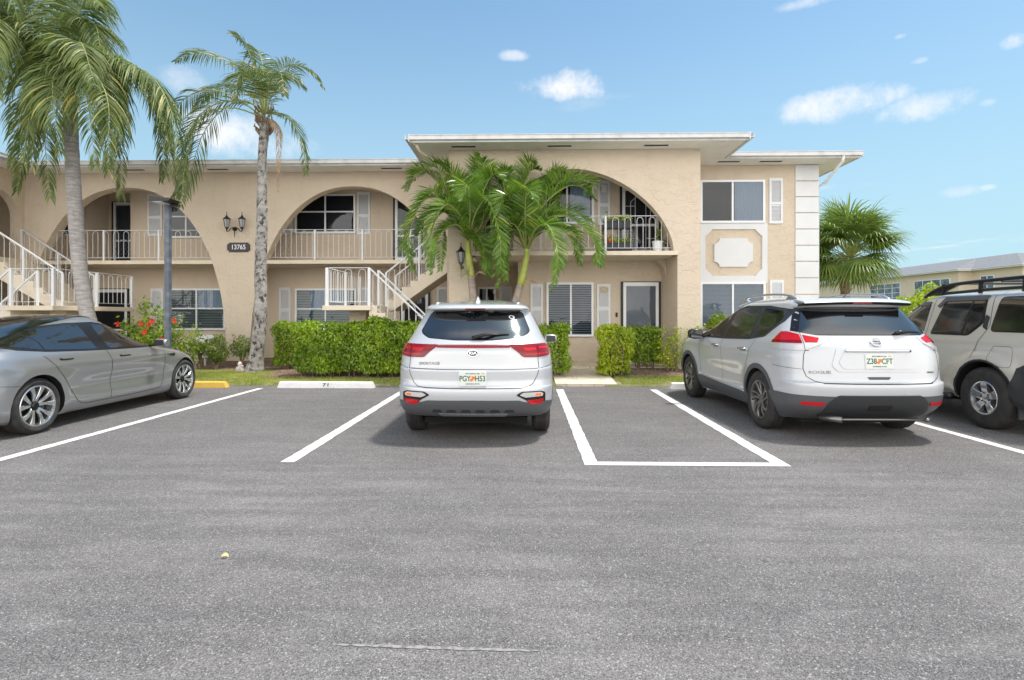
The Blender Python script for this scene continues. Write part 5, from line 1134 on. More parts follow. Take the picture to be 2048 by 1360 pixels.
        edges = [e for e in bm.edges if e.is_boundary]; nv = {}
        V = []; F_ = []; idx = {}
        for v in bm.verts:
            p, n, a, b = base[v]; o_ = off(a, b) if callable(off) else off; idx[v] = len(V); V.append(p+n*o_)
        for f in bm.faces: F_.append([idx[v] for v in f.verts])
        nt_ = len(F_)
        for e in edges:
            q = []
            for v in e.verts:
                for hgt in (0, 1):
                    key = (v, hgt)
                    if key not in nv:
                        p, n, a, b = base[v]; o_ = off(a, b) if callable(off) else off; nv[key] = len(V); V.append(p+n*(o_ if hgt == 0 else o_-th))
            F_.append([nv[(e.verts[0], 0)], nv[(e.verts[1], 0)], nv[(e.verts[1], 1)], nv[(e.verts[0], 1)]])
        # orient outward
        me = bpy.data.meshes.new(name); 
        for i in range(nt_):
            f = F_[i]; n = (V[f[1]]-V[f[0]]).cross(V[f[2]]-V[f[0]]); c = sum((V[j] for j in f), Vector())/len(f)
            if n.dot(c-Vector((0, 1.2, .7))) < 0: F_[i] = f[::-1]
        me.from_pydata(V, [], F_); me.materials.append(m); sm = [True]*nt_+[False]*(len(F_)-nt_); me.polygons.foreach_set('use_smooth', sm); me.update(); bm.free()
        return link(name, me, parent or s.root)
    def ribbon(s, mode, pts, m, name, w=.006, off=.0025, parent=None, step=.03, thick=None, closed=False):
        if closed: pts = pts+[pts[0]]
        q = []
        for (a, b), (c, d) in zip(pts[:-1], pts[1:]):
            k = max(1, int(math.hypot(c-a, d-b)/step)); q += [(a+(c-a)*i/k, b+(d-b)*i/k) for i in range(k)]
        q.append(pts[-1]); V = []; n = len(q)
        for i, (a, b) in enumerate(q):
            t = (q[min(i+1, n-1)][0]-q[max(i-1, 0)][0], q[min(i+1, n-1)][1]-q[max(i-1, 0)][1]); l = math.hypot(*t) or 1; px, pz = -t[1]/l*w/2, t[0]/l*w/2
            for sg in (1, -1): V.append(s.P(mode, a+px*sg, b+pz*sg)+s.N(mode, a+px*sg, b+pz*sg)*off)
        me = bpy.data.meshes.new(name); me.from_pydata(V, [], [(2*i, 2*i+1, 2*i+3, 2*i+2) for i in range(n-1)]); me.materials.append(m); return link(name, me, parent or s.root)
    def tubeon(s, mode, pts, r, m, name, off=.01, parent=None, n=6):
        mb = MB(); mb.tube([s.P(mode, a, b)+s.N(mode, a, b)*off for a, b in pts], r, n); return mb.build(name, m, parent or s.root, smooth=True)
def rnd(poly, r, n=4):
    """round polygon corners; r single or list"""
    o = []; k = len(poly)
    for i in range(k):
        p = Vector(poly[i]); a = Vector(poly[i-1])-p; b = Vector(poly[(i+1) % k])-p; rr_ = r[i] if isinstance(r, (list, tuple)) else r
        if rr_ < 1e-4: o.append(tuple(p)); continue
        q = min(rr_, a.length*.48, b.length*.48); pa = p+a.normalized()*q; pb = p+b.normalized()*q
        for j in range(n+1): t = j/n; o.append(tuple(pa*(1-t)**2+p*2*t*(1-t)+pb*t*t))
    return o
def mirror(poly): return [(-a, b) for a, b in poly]
def arc2(cy, cz, r, a0, a1, n=18): return [(cy+r*math.cos(R(a0+(a1-a0)*i/n)), cz+r*math.sin(R(a0+(a1-a0)*i/n))) for i in range(n+1)]
def wheel(root, x, y, R_, W_, rr_, style, sg, rot=0.0):
    """x = outer face of the tyre; sg = +1 right side, -1 left side"""
    f = lambda d: x-sg*d        # depth from outer face
    hub = MB(); hub.lathe([(0, f(.05)), (.05, f(.05)), (.05, f(.09)), (rr_*.72, f(.10)), (rr_*.72, f(.13)), (0, f(.13))], (0, y, R_), 'x', 24); h = hub.build('wheel', M['alloyb'] if style != 'five' else M['clad'], root, smooth=True, autosm=30)
    t = MB(); prof = [(rr_*.97, .045), (rr_+.002, .018), (rr_+.012, .006), (rr_+(R_-rr_)*.5, .0), (R_-.035, .006), (R_-.014, .020), (R_-.002, .045)]
    for k in range(4): a = .045+(W_-.09)*(k+.5)/4; prof += [(R_, a-.016), (R_, a+.012), (R_-.008, a+.013), (R_-.008, a+.019)]
    prof += [(R_-.002, W_-.045), (R_-.014, W_-.02), (R_-.04, W_-.004), (rr_+.01, W_), (rr_*.97, W_-.02)]
    t.lathe([(r, f(d)) for r, d in prof], (0, y, R_), 'x', 64)
    # tread sipes as thin dark cross cuts
    t.build('tyre', M['tyre'], h, smooth=True, autosm=40)
    rim = MB(); rim.lathe([(rr_+.004, f(.016)), (rr_-.004, f(.010)), (rr_-.018, f(.016)), (rr_-.026, f(.045)), (rr_-.04, f(.12)), (rr_-.05, f(W_-.03))], (0, y, R_), 'x', 56)
    def spoke(th, r0, r1, w0, w1, tw, d0, d1, tk=.028, k=7, mi=0, wm=None):
        vs = []
        for i in range(k):
            u = i/(k-1); r = r0+(r1-r0)*u; a = th+tw*u**1.3; w = (w0+(w1-w0)*u) if wm is None else (w0*(1-u)**2+2*wm*u*(1-u)+w1*u*u); d = d0+(d1-d0)*u-.012*math.sin(math.pi*u)
            c = Vector((0, math.cos(a)*r, math.sin(a)*r)); n_ = Vector((0, -math.sin(a), math.cos(a)))
            for (s_, dd) in ((-1, d+.006), (-.82, d), (.82, d), (1, d+.006), (1, d+tk), (-1, d+tk)): q = c+n_*w*s_; vs.append((f(dd), y+q.y, R_+q.z))
        fs = [(i*6+j, i*6+(j+1) % 6, (i+1)*6+(j+1) % 6, (i+1)*6+j) for i in range(k-1) for j in range(6)]+[tuple(range(6)), tuple((k-1)*6+j for j in range(6))[::-1]]
        rim.mi = mi; rim.add(vs, fs); rim.mi = 0
    ms = [M['alloy'], M['alloyb']]
    if style == 'turbine':          # grey sedan: ten flaring bright blades between black windows
        for k in range(5):
            th = rot+2*math.pi*k/5
            spoke(th-.22, .055, rr_-.014, .020, .036, -.16*sg, .052, .020, wm=.012); spoke(th+.22, .055, rr_-.014, .018, .034, .06*sg, .052, .020, wm=.012)
            spoke(th-.02, .06, rr_-.02, .02, .055, -.1*sg, .066, .045, mi=1)
        rim.mi = 1; rim.lathe([(0, f(.035)), (.035, f(.036)), (.052, f(.05)), (.055, f(.08))], (0, y, R_), 'x', 20); rim.mi = 0
    elif style == 'blade':          # crossover: five split twisted spokes
        ms = [M['alloyd'], M['alloyb']]
        for k in range(5):
            th = rot+2*math.pi*k/5
            spoke(th-.10, .05, rr_-.015, .022, .022, .34*sg, .045, .018, wm=.016); spoke(th+.36, .05, rr_-.015, .018, .014, .34*sg, .050, .018, wm=.012)
        rim.lathe([(0, f(.034)), (.03, f(.035)), (.055, f(.045)), (.06, f(.08))], (0, y, R_), 'x', 20)
    else:                           # beige off roader: five fat bright spokes
        for k in range(5):
            th = rot+2*math.pi*k/5; spoke(th, .05, rr_-.016, .040, .058, 0, .038, .016, tk=.05, wm=.038)
        rim.lathe([(0, f(.024)), (.035, f(.026)), (.05, f(.034)), (.085, f(.040)), (.09, f(.08))], (0, y, R_), 'x', 24)
        rim.mi = 1
        for k in range(6): a = k*math.pi/3+.3; rim.lathe([(0, f(.030)), (.009, f(.030)), (.009, f(.045))], (0, y+.063*math.cos(a), R_+.063*math.sin(a)), 'x', 8)
        rim.mi = 0
    rim.build('rim', ms, h, smooth=True, autosm=30); return h
def bump(v, c, w): return np.exp(-((v-c)/w)**2)
def plate(C_, z, txtL, txtR, frame=True):
    """licence plate standing on the tailgate centre"""
    p = C_.P('rear', 0, z); n = C_.N('rear', 0, z); ax = Vector((1, 0, 0)); up = n.cross(ax).normalized(); mt = Matrix((( ax.x, up.x, n.x, 0), (ax.y, up.y, n.y, 0), (ax.z, up.z, n.z, 0), (0, 0, 0, 1)))
    def at_(x, zz_, d): q = p+ax*x+up*zz_+n*d; return Matrix.Translation(q) @ mt
    def slab(w, h, d0, d1, m, name, par):
        mb = MB(); pts = rnd([(-w, -h), (w, -h), (w, h), (-w, h)], .012); mb.prism(pts, d0, d1, 'xy'); mb.v = [tuple(p+ax*a+up*b+n*c) for a, b, c in mb.v]; return mb.build(name, m, par)
    o = slab(.155, .080, -.03, .020, M['platefr'], 'licence_plate', C_.root); slab(.148, .072, .020, .0225, M['plate'], 'plate_face', o)
    text(txtL, .085, M['green'], 'plate_number', o, at_(-.086, 0, .0235), .0008, .0015, .82); text(txtR, .085, M['green'], 'plate_number', o, at_(.086, 0, .0235), .0008, .0015, .82)
    text('MYFLORIDA.COM', .020, M['green'], 'plate_text', o, at_(0, .056, .0235), .0005, .0004); text('SUNSHINE STATE', .020, M['green'], 'plate_text', o, at_(0, -.056, .0235), .0005, .0004)
    g = MB()
    for (a, b, r_) in ((-.012, -.012, .017), (.012, .010, .019), (-.004, .02, .010)): g.prism([(a+r_*math.cos(t), b+r_*math.sin(t)) for t in [k*math.pi/6 for k in range(12)]], .0226+r_*.05, .0240+r_*.05, 'xy')
    g.v = [tuple(p+ax*a+up*b+n*c) for a, b, c in g.v]; g.build('orange_fruit', M['orange'], o)
    st = MB(); st.prism([(.10, .050), (.135, .050), (.135, .066), (.10, .066)], .0226, .0236, 'xy'); st.v = [tuple(p+ax*a+up*b+n*c) for a, b, c in st.v]; st.build('sticker', M['gold'], o)
    return at_
def on(C_, mode, a, z, d=.004, rz=0):
    p = C_.P(mode, a, z); n = C_.N(mode, a, z); ax = Vector((1, 0, 0))-n*n.x; ax.normalize(); up = n.cross(ax); return Matrix.Translation(p+n*d) @ Matrix(((ax.x, up.x, n.x, 0), (ax.y, up.y, n.y, 0), (ax.z, up.z, n.z, 0), (0, 0, 0, 1)))
def ellipse(cx, cz, a, b, n=28): return [(cx+a*math.cos(2*math.pi*i/n), cz+b*math.sin(2*math.pi*i/n)) for i in range(n)]
def place(mtx, mb): mb.v = [tuple(mtx @ Vector(v)) for v in mb.v]; return mb
def wingmirror(root, x, y, z, sg, mcap, size=(.20, .10, .14), body=None):
    mb = MB(); w, d, h = size; prof = [(0, .55, .6), (.12, .9, .9), (.5, 1, 1), (.85, .92, .88), (1, .6, .6)]; vs = []; n = 12
    for (t, sy, sz) in prof:
        for k in range(n):
            a = 2*math.pi*k/n; cy = abs(math.cos(a))**.6*math.copysign(1, math.cos(a)); cz = abs(math.sin(a))**.6*math.copysign(1, math.sin(a)); vs.append((x+sg*(.05+w*t), y+d*.5*sy*cy+(.02 if cy > 0 else 0), z+h*.5*sz*cz))
    fs = [(i*n+j, i*n+(j+1) % n, (i+1)*n+(j+1) % n, (i+1)*n+j) for i in range(len(prof)-1) for j in range(n)]+[tuple(range(n)), tuple((len(prof)-1)*n+j for j in range(n))]
    o = mb.add(vs, fs).build('mirror', mcap, root, smooth=True, autosm=50); m2 = MB(); m2.bar((x-sg*.05, y, z-.05), (x+sg*.09, y, z-.045), .05, .025); m2.build('mirror_arm', M['trimb'], o)
    m3 = MB(); m3.add([(x+sg*(.07+w*.02), y-d*.5-.003, z-h*.36), (x+sg*(.05+w*.9), y-d*.47-.003, z-h*.34), (x+sg*(.05+w*.9), y-d*.47-.003, z+h*.34), (x+sg*(.07), y-d*.5-.003, z+h*.36)], [(0, 1, 2, 3)]); m3.build('mirror_glass', M['cglass'], o); return o
def flare(wy, wz, R0, amt, wid):
    return lambda y, z: amt*np.exp(-((np.hypot(y-wy, z-wz)-R0)/wid)**2)*(z > .15)
# ---------------- white hatchback crossover seen from behind
kr = thing('parked_car', (X(955, 6.9)+.02, 6.93, 0), 'silver white compact crossover seen squarely from behind, red light bar, plate PGY H53', 'car', 'parked cars', world=False)
kf1, kf2 = flare(0, .34, .40, .006, .10), flare(2.67, .34, .40, .006, .1)
def kd(y, z, q): return kf1(y, z)+kf2(y, z)-.018*np.exp(-((z-.52)/.12)**2)*np.exp(-((y-1.3)/.9)**4)
K = Car(kr, [(.285, .82, -.68, 3.35, .30, .5), (.33, .865, -.80, 3.50, .42, .6), (.40, .90, -.86, 3.54, .46, .6), (.47, .912, -.895, 3.56, .48, .65), (.56, .918, -.91, 3.58, .50, .7), (.625, .92, -.905, 3.58, .5, .7),
              (.645, .92, -.885, 3.58, .5, .7), (.72, .921, -.872, 3.57, .52, .7), (.825, .920, -.872, 3.54, .52, .7), (.845, .918, -.860, 3.53, .52, .7), (.95, .908, -.850, 3.45, .54, .8), (1.02, .893, -.845, 3.2, .56, .9), (1.08, .872, -.825, 2.9, .58, .9), (1.125, .848, -.785, 2.5, .58, .7),
              (1.16, .825, -.745, 2.3, .56, .7), (1.26, .775, -.650, 2.02, .52, .6), (1.40, .705, -.505, 1.68, .46, .55), (1.475, .665, -.425, 1.45, .42, .5), (1.49, .655, -.52, 1.42, .40, .5), (1.51, .645, -.545, 1.36, .38, .5),
              (1.535, .62, -.53, 1.25, .36, .5), (1.555, .59, -.47, 1.12, .34, .5), (1.58, .53, -.25, 1.0, .45, .5), (1.61, .41, .12, .88, .4, .38), (1.628, .24, .40, .74, .17, .17), (1.635, .03, .55, .62, .03, .03)], nr=2.7, disp=kd)
K.body('body', M['paints'], wheels=[(0, .34), (2.67, .34)], wr=.375)
for sg in (1, -1):
    wheel(kr, sg*.900, 0, .338, .225, .225, 'blade', sg); wheel(kr, sg*.915, 2.67, .338, .225, .225, 'blade', sg)
gl = rnd([(-.60, 1.215), (-.52, 1.175), (-.2, 1.152), (.2, 1.152), (.52, 1.175), (.60, 1.215), (.63, 1.25), (.545, 1.45), (.50, 1.476), (0, 1.485), (-.50, 1.476), (-.545, 1.45), (-.63, 1.25)], .02, 2)
K.patch('rear', [(a*1.035, 1.32+(b-1.32)*1.035) for a, b in gl], M['trimb'], 'window_trim', .002, parent=None)
rg_ = K.patch('rear', gl, M['cglass'], 'rear_window', .005, grid=.03)
mb = MB(); 
w0 = K.P('rear', 0, 1.165)+K.N('rear', 0, 1.165)*.02; w1 = K.P('rear', .40, 1.205)+K.N('rear', .4, 1.205)*.012
mb.tube([w0+Vector((-.02, 0, -.005)), w0+Vector((.12, 0, .030)), w0.lerp(w1, .6)+Vector((0, -.004, .012)), w1], [.022, .020, .012, .006], 6); mb.build('wiper', M['trimb'], kr, smooth=True)
for (a, b, col) in ((.43, 1.40, 'letter'), ): 
    place(on(K, 'rear', a, b, .007), MB().prism(ellipse(0, 0, .036, .032), 0, .001, 'xy')).build('round_sticker', M['letter'], rg_); place(on(K, 'rear', a, b, .0085), MB().prism(ellipse(-.004, .002, .020, .020), 0, .001, 'xy')).build('sticker_mark', M['clad2'], rg_)
K.patch('rear', rnd([(-.12, 1.497), (.12, 1.497), (.12, 1.507), (-.12, 1.507)], .003), M['lampred'], 'brake_light', .004)
# lamps wrap round the corners, bar between
for sg in (1, -1):
    lp_ = [(.40, 1.098), (.93, 1.105), (1.02, 1.085), (1.035, 1.04), (.98, .975), (.76, .958), (.58, .962), (.50, 1.03)]
    lp_ = rnd(lp_, .02, 3); pl = lp_ if sg > 0 else mirror(lp_)
    o = K.patch('wrap', pl, M['lampred'], 'tail_lamp', .010, .02)
    ins = rnd([(.57, 1.062), (.74, 1.066), (.745, 1.035), (.60, 1.028)], .01); K.patch('wrap', ins if sg > 0 else mirror(ins), M['lampred2'], 'lens', .0125, parent=o)
    ins = rnd([(.78, 1.072), (.95, 1.07), (.965, 1.05), (.78, 1.050)], .008); K.patch('wrap', ins if sg > 0 else mirror(ins), M['lampred2'], 'lens', .0125, parent=o)
    ins = rnd([(.60, .985), (.95, .995), (.97, 1.008), (.59, .998)], .004); K.patch('wrap', ins if sg > 0 else mirror(ins), M['lampred2'], 'lens', .0125, parent=o)
    K.ribbon('wrap', [(sg*.765, 1.10), (sg*.765, .958)], M['seam'], 'lamp_seam', .004, .013, parent=o)
    # bumper lamp units
    hs = rnd([(.49, .555), (.56, .592), (.80, .592), (.87, .57), (.865, .46), (.82, .438), (.66, .440), (.60, .50)], .02, 3); h_ = K.patch('wrap', hs if sg > 0 else mirror(hs), M['trimb'], 'bumper_lamp', .006)
    c1 = rnd([(.53, .553), (.575, .580), (.79, .580), (.83, .562), (.82, .535), (.60, .528)], .012, 3); K.patch('wrap', c1 if sg > 0 else mirror(c1), M['lampclear'], 'reverse_lens', .011, parent=h_)
    c1 = rnd([(.73, .568), (.80, .565), (.795, .54), (.72, .542)], .006, 2); K.patch('wrap', c1 if sg > 0 else mirror(c1), M['orange'], 'turn_lens', .0125, parent=h_)
    c1 = rnd([(.61, .497), (.84, .505), (.80, .452), (.67, .447)], .012, 3); K.patch('wrap', c1 if sg > 0 else mirror(c1), M['lampred2'], 'reflector', .011, parent=h_)
    wingmirror(kr, sg*.87, 1.98, 1.06, sg, M['paints'], (.19, .12, .14))
    # side window and seams
    K.patch('right' if sg > 0 else 'left', rnd([(-.30, 1.20), (.3, 1.13), (2.1, 1.09), (1.4, 1.42), (.9, 1.47), (.2, 1.45), (-.1, 1.38)], .04), M['cglass'], 'side_window', .003)
    K.ribbon('wrap', [(sg*.765, .96), (sg*.775, .85), (sg*.76, .78), (sg*.70, .68), (sg*.64, .642), (sg*.55, .632)], M['seam'], 'tailgate_gap', .006)
    K.ribbon('wrap', [(sg*.80, .84), (sg*1.06, .875)], M['seam'], 'bumper_gap', .004); K.tubeon('wrap', [(sg*(.60+.05*i), 1.502-.001*i) for i in range(3)], .004, M['seam'], 'spoiler_edge', .0)
K.ribbon('wrap', [(-.56, .632), (-.3, .628), (0, .627), (.3, .628), (.56, .632)], M['seam'], 'tailgate_gap', .007)
K.ribbon('wrap', [(-.76, .838), (-.3, .832), (0, .832), (.3, .832), (.76, .838)], M['clad'], 'tailgate_crease', .008, .0015)
K.patch('wrap', [(-.42, 1.092), (-.2, 1.094), (0, 1.095), (.2, 1.094), (.42, 1.092), (.42, 1.070), (0, 1.066), (-.42, 1.070)], M['lampred'], 'light_bar', .009)
K.tubeon('wrap', [(-.46+.046*i, 1.1) for i in range(21)], .004, M['chrome'], 'chrome_strip', .008)
# lower cladding
cl_ = [(-1.25, .40), (-1.05, .46), (-.88, .475), (-.62, .47), (-.52, .495), (0, .50), (.52, .495), (.62, .47), (.88, .475), (1.05, .46), (1.25, .40), (1.25, .31), (0, .30), (-1.25, .31)]
cd_ = K.patch('wrap', cl_, M['clad'], 'lower_bumper', .008, .02, grid=.06)
for i in range(-3, 3):
    a = i*.165+.083; K.patch('wrap', rnd([(a-.06, .36), (a+.06, .36), (a+.045, .395), (a-.045, .395)], .012), M['clad2'], 'bumper_recess', .010, parent=cd_)
K.patch('wrap', [(-.40, .345), (.40, .345), (.36, .31), (-.36, .31)], M['silver'], 'skid_plate', .012, parent=cd_)
for sg in (1, -1):
    mode = 'right' if sg > 0 else 'left'; a_ = arc2(0, .34, .372, 178, 2)+arc2(0, .34, .425, 2, 178); K.patch(mode, a_, M['clad2'], 'arch_trim', .006, grid=.05)
plate(K, .735, 'PGY', 'H53'); kr.scale = (.968, 1, 1)
e0 = on(K, 'rear', 0, 1.01, .004); b_ = place(e0, MB().prism(ellipse(0, 0, .066, .040), 0, .008, 'xy')).build('badge', M['silver'], kr); place(e0, MB().prism(ellipse(0, 0, .056, .030), .008, .010, 'xy')).build('badge_field', M['trimb'], b_)
text('KIA', .043, M['silver'], 'badge_letters', b_, e0 @ Matrix.Translation((0, 0, .011)), .001, .0015, 1.25)
text('SPORTAGE', .042, M['alloyd'], 'model_letters', kr, on(K, 'rear', -.505, .895, .003), .001, .0008, 1.25)
mb = MB(); mb.add([(-.035, -.20, 1.565), (.035, -.20, 1.565), (.028, .02, 1.60), (-.028, .02, 1.60), (-.006, -.19, 1.655), (.006, -.19, 1.655), (.005, -.16, 1.65), (-.005, -.16, 1.65)], [(0, 1, 5, 4), (1, 2, 6, 5), (2, 3, 7, 6), (3, 0, 4, 7), (4, 5, 6, 7), (0, 3, 2, 1)]); mb.build('antenna', M['paints'], kr, bevel=.004)
for sg in (1, -1): MB().tube([(sg*.50, -.30, 1.565), (sg*.525, .1, 1.592), (sg*.52, .8, 1.60), (sg*.49, 1.1, 1.575)], .012, 6).build('roof_rail', M['silver'], kr, smooth=True)
MB().box(-.62, .62, -.45, 3.0, .17, .24).build('underbody', M['well'], kr)
# ---------------- white crossover with roof rails
yawr = R(1.6); nr_ = thing('parked_car', (3.885, 7.16, 0), 'white crossover with roof rails, dark lower bumper and plate Z38 CFT', 'car', 'parked cars', rz=yawr, world=False)
rf1, rf2 = flare(0, .36, .43, .022, .10), flare(2.706, .36, .43, .022, .1)
def rd(y, z, q): return rf1(y, z)+rf2(y, z)-.03*np.exp(-((z-.62)/.14)**2)*np.exp(-((y-1.35)/.95)**4)+.012*np.exp(-((z-.97)/.05)**2)
RG = Car(nr_, [(.22, .80, -.60, 3.35, .30, .5), (.34, .86, -.86, 3.5, .42, .6), (.42, .89, -.94, 3.6, .46, .6), (.53, .908, -.975, 3.66, .50, .65), (.62, .913, -.99, 3.68, .5, .7), (.665, .915, -.985, 3.68, .5, .7),
               (.685, .915, -.945, 3.68, .5, .7), (.76, .916, -.935, 3.67, .52, .7), (.86, .917, -.925, 3.64, .52, .7), (.96, .915, -.915, 3.55, .54, .8), (1.06, .90, -.905, 3.25, .56, .9), (1.13, .875, -.87, 2.9, .58, .9), (1.17, .855, -.835, 2.55, .58, .7),
               (1.24, .825, -.79, 2.25, .56, .7), (1.36, .765, -.68, 1.95, .52, .6), (1.48, .705, -.565, 1.62, .46, .55), (1.515, .685, -.53, 1.52, .43, .5), (1.53, .678, -.555, 1.48, .40, .5), (1.55, .67, -.575, 1.42, .38, .5),
               (1.58, .655, -.555, 1.34, .36, .5), (1.61, .62, -.50, 1.2, .36, .5), (1.64, .56, -.32, 1.05, .45, .5), (1.665, .43, .05, .95, .4, .38), (1.68, .25, .40, .78, .17, .17), (1.687, .03, .55, .62, .03, .03)], nr=2.9, disp=rd)
RG.body('body', M['paintw'], wheels=[(0, .365), (2.706, .365)], wr=.40)
for sg in (1, -1): wheel(nr_, sg*.925, 0, .365, .225, .242, 'blade', sg, .3); wheel(nr_, sg*.925, 2.706, .365, .225, .242, 'blade', sg, .9)
gl = rnd([(-.74, 1.205), (.74, 1.205), (.585, 1.515), (-.585, 1.515)], .03, 3); RG.patch('rear', rnd([(-.80, 1.20), (.80, 1.20), (.64, 1.522), (-.64, 1.522)], .02), M['trimb'], 'window_trim', .002); RG.patch('rear', gl, M['cglass'], 'rear_window', .005)
mb = MB(); a, b = RG.P('rear', .26, 1.225)+Vector((0, -.03, 0)), RG.P('rear', .60, 1.235)+Vector((0, -.02, 0)); mb.tube([a, a.lerp(b, .3)+Vector((0, 0, .018)), b], [.020, .018, .006], 6); mb.build('wiper', M['trimb'], nr_, smooth=True)
# spoiler lip
sp_ = MB(); vs = []; n = 24
for i in range(n+1):
    x = -.625+1.25*i/n; y = -.635+.09*abs(x/.67)**4; z = 1.578-.018*abs(x/.67)**2
    for (dy, dz) in ((0.0, 0), (.015, .012), (.22, .030), (.24, -.03), (.02, -.022)): vs.append((x, y+dy, z+dz))
sp_.add(vs, [(i*5+j, (i+1)*5+j, (i+1)*5+(j+1) % 5, i*5+(j+1) % 5) for i in range(n) for j in range(5)]+[tuple(range(5)), tuple(n*5+j for j in range(5))]); spo = sp_.build('spoiler', M['trimb'], nr_, smooth=True, autosm=40)
mb = MB(); vs = []
for i in range(n+1):
    x = -.625+1.25*i/n; y = -.625+.09*abs(x/.67)**4; z = 1.586-.018*abs(x/.67)**2
    for (dy, dz) in ((-.01, 0), (.02, .022), (.25, .052), (.25, -.03), (.0, -.008)): vs.append((x, y+dy, z+dz))
mb.add(vs, [(i*5+j, (i+1)*5+j, (i+1)*5+(j+1) % 5, i*5+(j+1) % 5) for i in range(n) for j in range(5)]+[tuple(range(5)), tuple(n*5+j for j in range(5))]).build('spoiler_top', M['paintw'], spo, smooth=True, autosm=40)
MB().box(-.11, .11, -.647, -.60, 1.565, 1.582).build('brake_light', M['lampred'], spo)
for sg in (1, -1):
    mr_ = (lambda p: p) if sg > 0 else mirror; mode = 'right' if sg > 0 else 'left'; mr_up = lambda p: mr_([(a-.02, b+.045) for a, b in p])
    L1_ = rnd(mr_up([(.545, 1.135), (.70, 1.165), (.90, 1.20), (1.02, 1.20), (1.24, 1.085), (1.30, 1.045), (1.20, .985), (.78, .985), (.60, 1.06)]), .015, 2)
    o = RG.patch('wrap', L1_, M['lampclear'], 'tail_lamp', .010, .022)
    RG.patch('wrap', rnd(mr_up([(.60, 1.12), (.76, 1.155), (.76, 1.07), (.64, 1.07)]), .01, 2), M['lampred2'], 'lens', .0135, parent=o)
    RG.patch('wrap', rnd(mr_up([(.79, 1.16), (.92, 1.19), (1.01, 1.188), (1.18, 1.10), (1.26, 1.055), (.79, 1.058)]), .01, 2), M['lampred2'], 'lens', .0135, parent=o)
    RG.patch('wrap', rnd(mr_up([(.79, 1.092), (1.22, 1.088), (1.25, 1.062), (.79, 1.064)]), .004, 2), M['lampred'], 'lens', .0150, parent=o)
    RG.ribbon('wrap', mr_([(.757, 1.225), (.757, 1.032)]), M['seam'], 'lamp_seam', .005, .013, parent=o)
    RG.ribbon('wrap', mr_([(.72, 1.03), (.757, 1.03), (.775, .985), (.785, .90), (.79, .82), (.76, .74), (.68, .690), (.60, .672)]), M['seam'], 'tailgate_gap', .007)
    RG.ribbon('wrap', mr_([(.80, .82), (1.25, .84)]), M['seam'], 'bumper_gap', .004)
    RG.patch('wrap', rnd(mr_([(.58, .46), (.80, .462), (.84, .44), (.80, .425), (.60, .425)]), .008, 2), M['lampred2'], 'reflector', .018)
    # greenhouse
    RG.patch(mode, rnd([(-.36, 1.36), (-.40, 1.50), (.2, 1.555), (.9, 1.565), (1.35, 1.50), (1.75, 1.34), (2.12, 1.13), (2.14, 1.075), (1.2, 1.085), (.35, 1.11), (-.05, 1.16)], .02, 2), M['clad2'], 'window_trim', .003)
    RG.patch(mode, rnd([(1.30, 1.115), (2.02, 1.10), (1.70, 1.31), (1.36, 1.46), (1.26, 1.47)], .03, 3), M['cglass'], 'side_window', .006)
    RG.patch(mode, rnd([(.33, 1.14), (1.17, 1.115), (1.14, 1.50), (.80, 1.535), (.42, 1.535)], .03, 3), M['cglass'], 'side_window', .006)
    RG.patch(mode, rnd([(-.02, 1.19), (.22, 1.155), (.31, 1.525), (-.30, 1.475), (-.27, 1.37)], .02, 3), M['cglass'], 'side_window', .006)
    RG.ribbon(mode, [(.16, 1.12), (.30, .92), (.42, .70), (.46, .52)], M['seam'], 'door_gap', .006); RG.ribbon(mode, [(1.24, 1.08), (1.25, .8), (1.26, .46)], M['seam'], 'door_gap', .006); RG.ribbon(mode, [(2.16, 1.06), (2.2, .8), (2.18, .5)], M['seam'], 'door_gap', .006)
    for (ya, yb) in ((.36, .56), (1.34, 1.54)):
        RG.patch(mode, rnd([(ya, .955), (yb-.02, .955), (yb-.02, 1.0), (ya, 1.0)], .02, 3), M['clad'], 'handle_cup', .0025)
        mb = MB(); xx = RG.P(mode, ya, .985).x+sg*.028; mb.tube([(xx-sg*.03, ya, .985), (xx, ya+.02, .985), (xx, yb-.02, .985), (xx-sg*.03, yb, .985)], .014, 8); mb.build('door_handle', M['chrome'], nr_, smooth=True)
    # cladding: arches and sill
    a_ = arc2(0, .365, .398, 200, -18)+arc2(0, .365, .458, -18, 200); RG.patch(mode, a_, M['clad'], 'arch_trim', .008, grid=.05)
    a_ = arc2(2.706, .365, .398, 195, -15)+arc2(2.706, .365, .458, -15, 195); RG.patch(mode, a_, M['clad'], 'arch_trim', .008, grid=.05)
    RG.patch(mode, [(.43, .40), (1.2, .41), (2.28, .45), (2.30, .24), (1.3, .225), (.43, .225)], M['clad'], 'sill', .008, grid=.08)
    RG.tubeon(mode, [(.45+i*.09, .408+.0012*i+.0001*i*i) for i in range(20)], .007, M['paintw'], 'sill_strip', .010)
    # flap behind the wheel
    wingmirror(nr_, sg*.88, 2.02, 1.13, sg, M['trimb'], (.22, .13, .17))
    # raised roof rails
    mb = MB(); y0_, y1_ = -.30, 1.35; pts = [(sg*.555, y0_, 1.615), (sg*.572, y0_+.18, 1.675), (sg*.58, .3, 1.705), (sg*.58, .9, 1.700), (sg*.57, 1.2, 1.665), (sg*.54, y1_+.10, 1.59)]
    mb.tube(spline(pts, 20), .016, 8); o = mb.build('roof_rail', M['silver'], nr_, smooth=True); MB().prism([(y0_-.05, 1.58), (y0_+.28, 1.63), (y0_+.20, 1.68), (y0_+.02, 1.62)], sg*.56-.02, sg*.56+.02, 'yz').build('rail_foot', M['silver'], o); MB().prism([(y1_+.12, 1.57), (y1_-.25, 1.63), (y1_-.15, 1.67)], sg*.55-.02, sg*.55+.02, 'yz').build('rail_foot', M['silver'], o)
